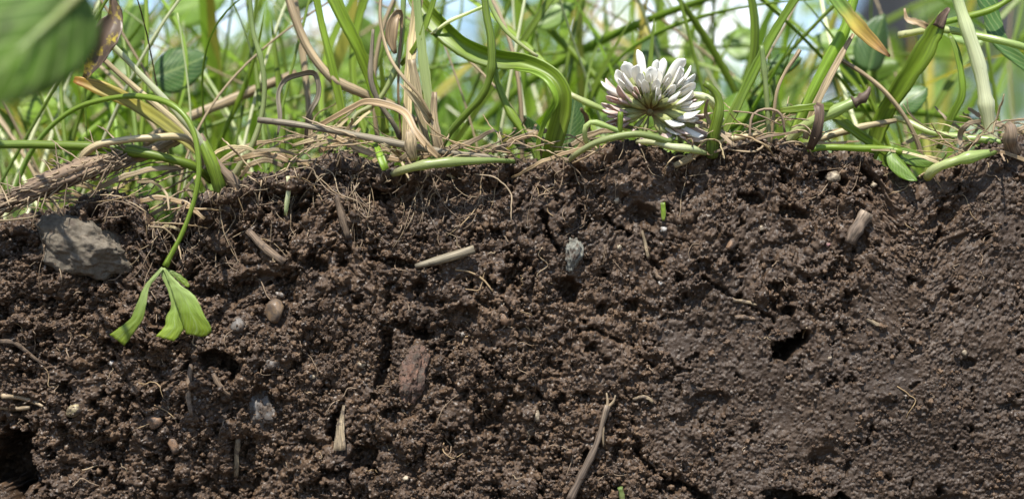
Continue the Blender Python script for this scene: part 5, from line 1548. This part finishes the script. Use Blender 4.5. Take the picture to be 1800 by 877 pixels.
def weed_leaf(px, py, Y, l, w, ang, mat, label, group=None, face=None, cat='leaf'):
    """leaf on a thin stalk that stands in the turf; l, w in px at that depth"""
    k = (CAM_D + Y) / CAM_D / PXM
    c = P(px, py, Y)
    a = math.radians(ang)
    ax_ = Vector((math.sin(a), 0.25 * math.sin(a * 3), math.cos(a)))
    b_, t_ = c - ax_ * (l * k / 2), c + ax_ * (l * k / 2)
    root = empty('weed_leaf', (b_.x + 0.004, Y + 0.004, -0.002))
    tag(root, label, cat, group)
    v, f, uv = leaf_sheet(ov, b_, t_, w * k, face or (r2.uniform(-0.5, 0.5), -1, r2.uniform(0.1, 0.9)), bend=r2.uniform(-0.15, 0.15), cup=r2.uniform(0.1, 0.5), seed=r2.randrange(9999), nu=11, nv=12)
    link_mesh('blade', v, f, M[mat], root, origin=b_, uvs=uv)
    strand('stalk', [Vector(root.location), Vector(((root.location.x + b_.x) / 2 + 0.002, Y + 0.003, b_.z * 0.5)), b_], [0.0006, 0.0005, 0.0004], M['green'], parent=root, n=6, seg=10)
    return root


weed_leaf(315, 118, 0.030, 105, 85, 70, 'leafdark', 'dark green toothed leaf behind the leaning pale stems', face=(0.1, -1, 0.4))
weed_leaf(1005, 215, 0.016, 95, 60, 10, 'leafdark', 'dark green leaf standing behind the folded leaf and the flower', face=(0.2, -1, 0.3))
weed_leaf(925, 235, 0.020, 70, 55, -20, 'leafdark', 'dark leaf low behind the soil edge left of the folded leaf')
weed_leaf(1280, 200, 0.030, 90, 80, 30, 'leaf', 'round green leaf behind the blade right of the clover flower')
weed_leaf(1600, 170, 0.026, 70, 55, 60, 'leafdark', 'small dark green leaf behind the wide leaning blade')
weed_leaf(1380, 110, 0.030, 60, 40, 80, 'leafdark', 'small dark lobed leaf behind the thin cut stub')
weed_leaf(975, 25, 0.040, 80, 45, 60, 'leaf', 'bright yellow-green leaf near the top behind the folded leaf')
for k in range(115):
    Y = rl.uniform(0.035, 0.40)
    wx = rl.uniform(-40, 1700); wm = rl.choice(['leaf', 'leaf', 'leafdark', 'bladelight'])
    weed_leaf(wx, rl.uniform(60, 300) if rl.random() < 0.75 else rl.uniform(-20, 140), Y, rl.uniform(50, 120), rl.uniform(35, 80), rl.uniform(-110, 110), wm,
              {'leaf': 'small green', 'leafdark': 'small dark green', 'bladelight': 'small pale green'}[wm] + ' weed leaf among the grass ' + next(q for a_, b_, q in LAND if a_ <= wx < b_), 'weed leaves among the grass')


# ------------------------------------------------------------------ far behind: trees and a white house with a dark roof
def tree(x, y, h, cr, seed, label, n=2600, low=0.22):
    r = np.random.default_rng(seed)
    root = empty('tree', (x, y, 0))
    tag(root, label, 'tree', None)
    limbs_v, limbs_f, limbs_uv = [], [], []

    def add(path, rad):
        v, f, uv = sweep(np.array(path), rad, section('round', 8), ref=(0.3, -1, 0.1))
        o_ = len(limbs_v)
        limbs_v.extend(v.tolist()); limbs_uv.extend(uv); limbs_f.extend([tuple(i + o_ for i in q) for q in f])
    th = h * 0.75
    add([(x + 0.03 * h * math.sin(k * 1.7 + seed), y, th * k / 6 - (0.1 if k == 0 else 0)) for k in range(7)], [h * 0.030 * (1 - k / 8) for k in range(7)])
    cents = []
    for k in range(11):
        a = k * 2.4 + r.uniform(-0.4, 0.4); z0 = th * r.uniform(0.28, 0.95)
        e = np.array([x + math.cos(a) * cr * r.uniform(0.45, 0.85), y + math.sin(a) * cr * r.uniform(0.45, 0.85), min(z0 + h * r.uniform(0.08, 0.3), h * 0.96)])
        b = np.array([x, y, z0])
        add([b, b * 0.5 + e * 0.5 + np.array([0, 0, 0.03 * h]), e], [h * 0.011, h * 0.007, h * 0.003])
        cents += [e, b * 0.4 + e * 0.6]
    for k in range(14):
        u = r.normal(size=3); u /= np.linalg.norm(u)
        cents.append(np.array([x, y, h * (0.5 + low / 2)]) + u * np.array([cr * 0.8, cr * 0.8, h * 0.36]))
    link_mesh('trunk', limbs_v, limbs_f, M['bark'], root, origin=(x, y, 0), uvs=limbs_uv)
    cents = np.array(cents); pick = r.integers(0, len(cents), n)
    rad = r.uniform(0.12, 0.26, len(cents)) * h
    u = r.normal(size=(n, 3)); u /= np.linalg.norm(u, axis=1)[:, None]
    c = cents[pick] + u * (rad[pick] * r.random(n) ** 0.45)[:, None] * np.array([1, 1, 0.75])
    c[:, 2] = np.maximum(c[:, 2], h * low * r.uniform(0.5, 1, n))
    s = h * r.uniform(0.016, 0.034, n)
    a1 = r.normal(size=(n, 3)); a1 /= np.linalg.norm(a1, axis=1)[:, None]
    a2 = np.cross(a1, r.normal(size=(n, 3))); a2 /= np.linalg.norm(a2, axis=1)[:, None]
    V = np.stack([c - a1 * s[:, None], c + a2 * s[:, None] * 0.55, c + a1 * s[:, None], c - a2 * s[:, None] * 0.55], 1).reshape(-1, 3) - np.array([x, y, 0])
    Q = np.arange(n * 4).reshape(n, 4)
    me = fast_mesh('crown', V, Q, M['crown'])
    uvl = me.uv_layers.new(name='UVMap'); uvl.data.foreach_set('uv', np.tile(np.array([[0, .5], [.5, 1], [1, .5], [.5, 0]], dtype=np.float32), (n, 1)).ravel())
    o = bpy.data.objects.new('crown', me); COL.objects.link(o); o.parent = root


tree(-9.5, 34, 4.6, 2.6, 1, 'spreading green tree far behind the broad leaf')
tree(-4.2, 30, 3.2, 2.2, 2, 'low round green tree far behind the straw stalk')
tree(0.9, 38, 4.4, 2.4, 3, 'green tree far behind the clover flower')
tree(3.4, 33, 2.6, 1.6, 4, 'small bushy tree far behind the soil hump')
tree(-1.6, 44, 3.4, 2.2, 5, 'distant green tree far behind the folded leaf')

house = empty('house', (9.2, 26, 0))
tag(house, 'white house with a dark slate roof far behind the grass at the right', 'house')


def box(name, lo, hi, mat, parent):
    x0, y0, z0 = lo; x1, y1, z1 = hi
    v = [(x0, y0, z0), (x1, y0, z0), (x1, y1, z0), (x0, y1, z0), (x0, y0, z1), (x1, y0, z1), (x1, y1, z1), (x0, y1, z1)]
    f = [(0, 3, 2, 1), (4, 5, 6, 7), (0, 1, 5, 4), (1, 2, 6, 5), (2, 3, 7, 6), (3, 0, 4, 7)]
    return link_mesh(name, v, f, M[mat], parent, origin=(x0, y0, z0), smooth=False)


box('wall', (5.45, 24, -0.05), (14.0, 31, 2.52), 'plaster', house)
rv = [(4.6, 23.5, 2.34), (14.5, 23.5, 2.34), (14.5, 31.5, 2.34), (4.6, 31.5, 2.34), (5.6, 27.5, 5.2), (13.5, 27.5, 5.2),
      (4.6, 23.5, 2.5), (14.5, 23.5, 2.5), (14.5, 31.5, 2.5), (4.6, 31.5, 2.5)]
link_mesh('roof', rv, [(0, 3, 2, 1), (0, 1, 7, 6), (1, 2, 8, 7), (2, 3, 9, 8), (3, 0, 6, 9), (6, 7, 5, 4), (7, 8, 5), (8, 9, 4, 5), (9, 6, 4)], M['roof'], house, origin=(4.6, 23.5, 2.34), smooth=False)
for x in (8.4, 11.0):
    wf = box('window', (x, 23.93, 0.75), (x + 1.1, 23.997, 1.65), 'frame', house)
    box('pane', (x + 0.08, 23.92, 0.83), (x + 1.02, 23.96, 1.57), 'pane', wf)
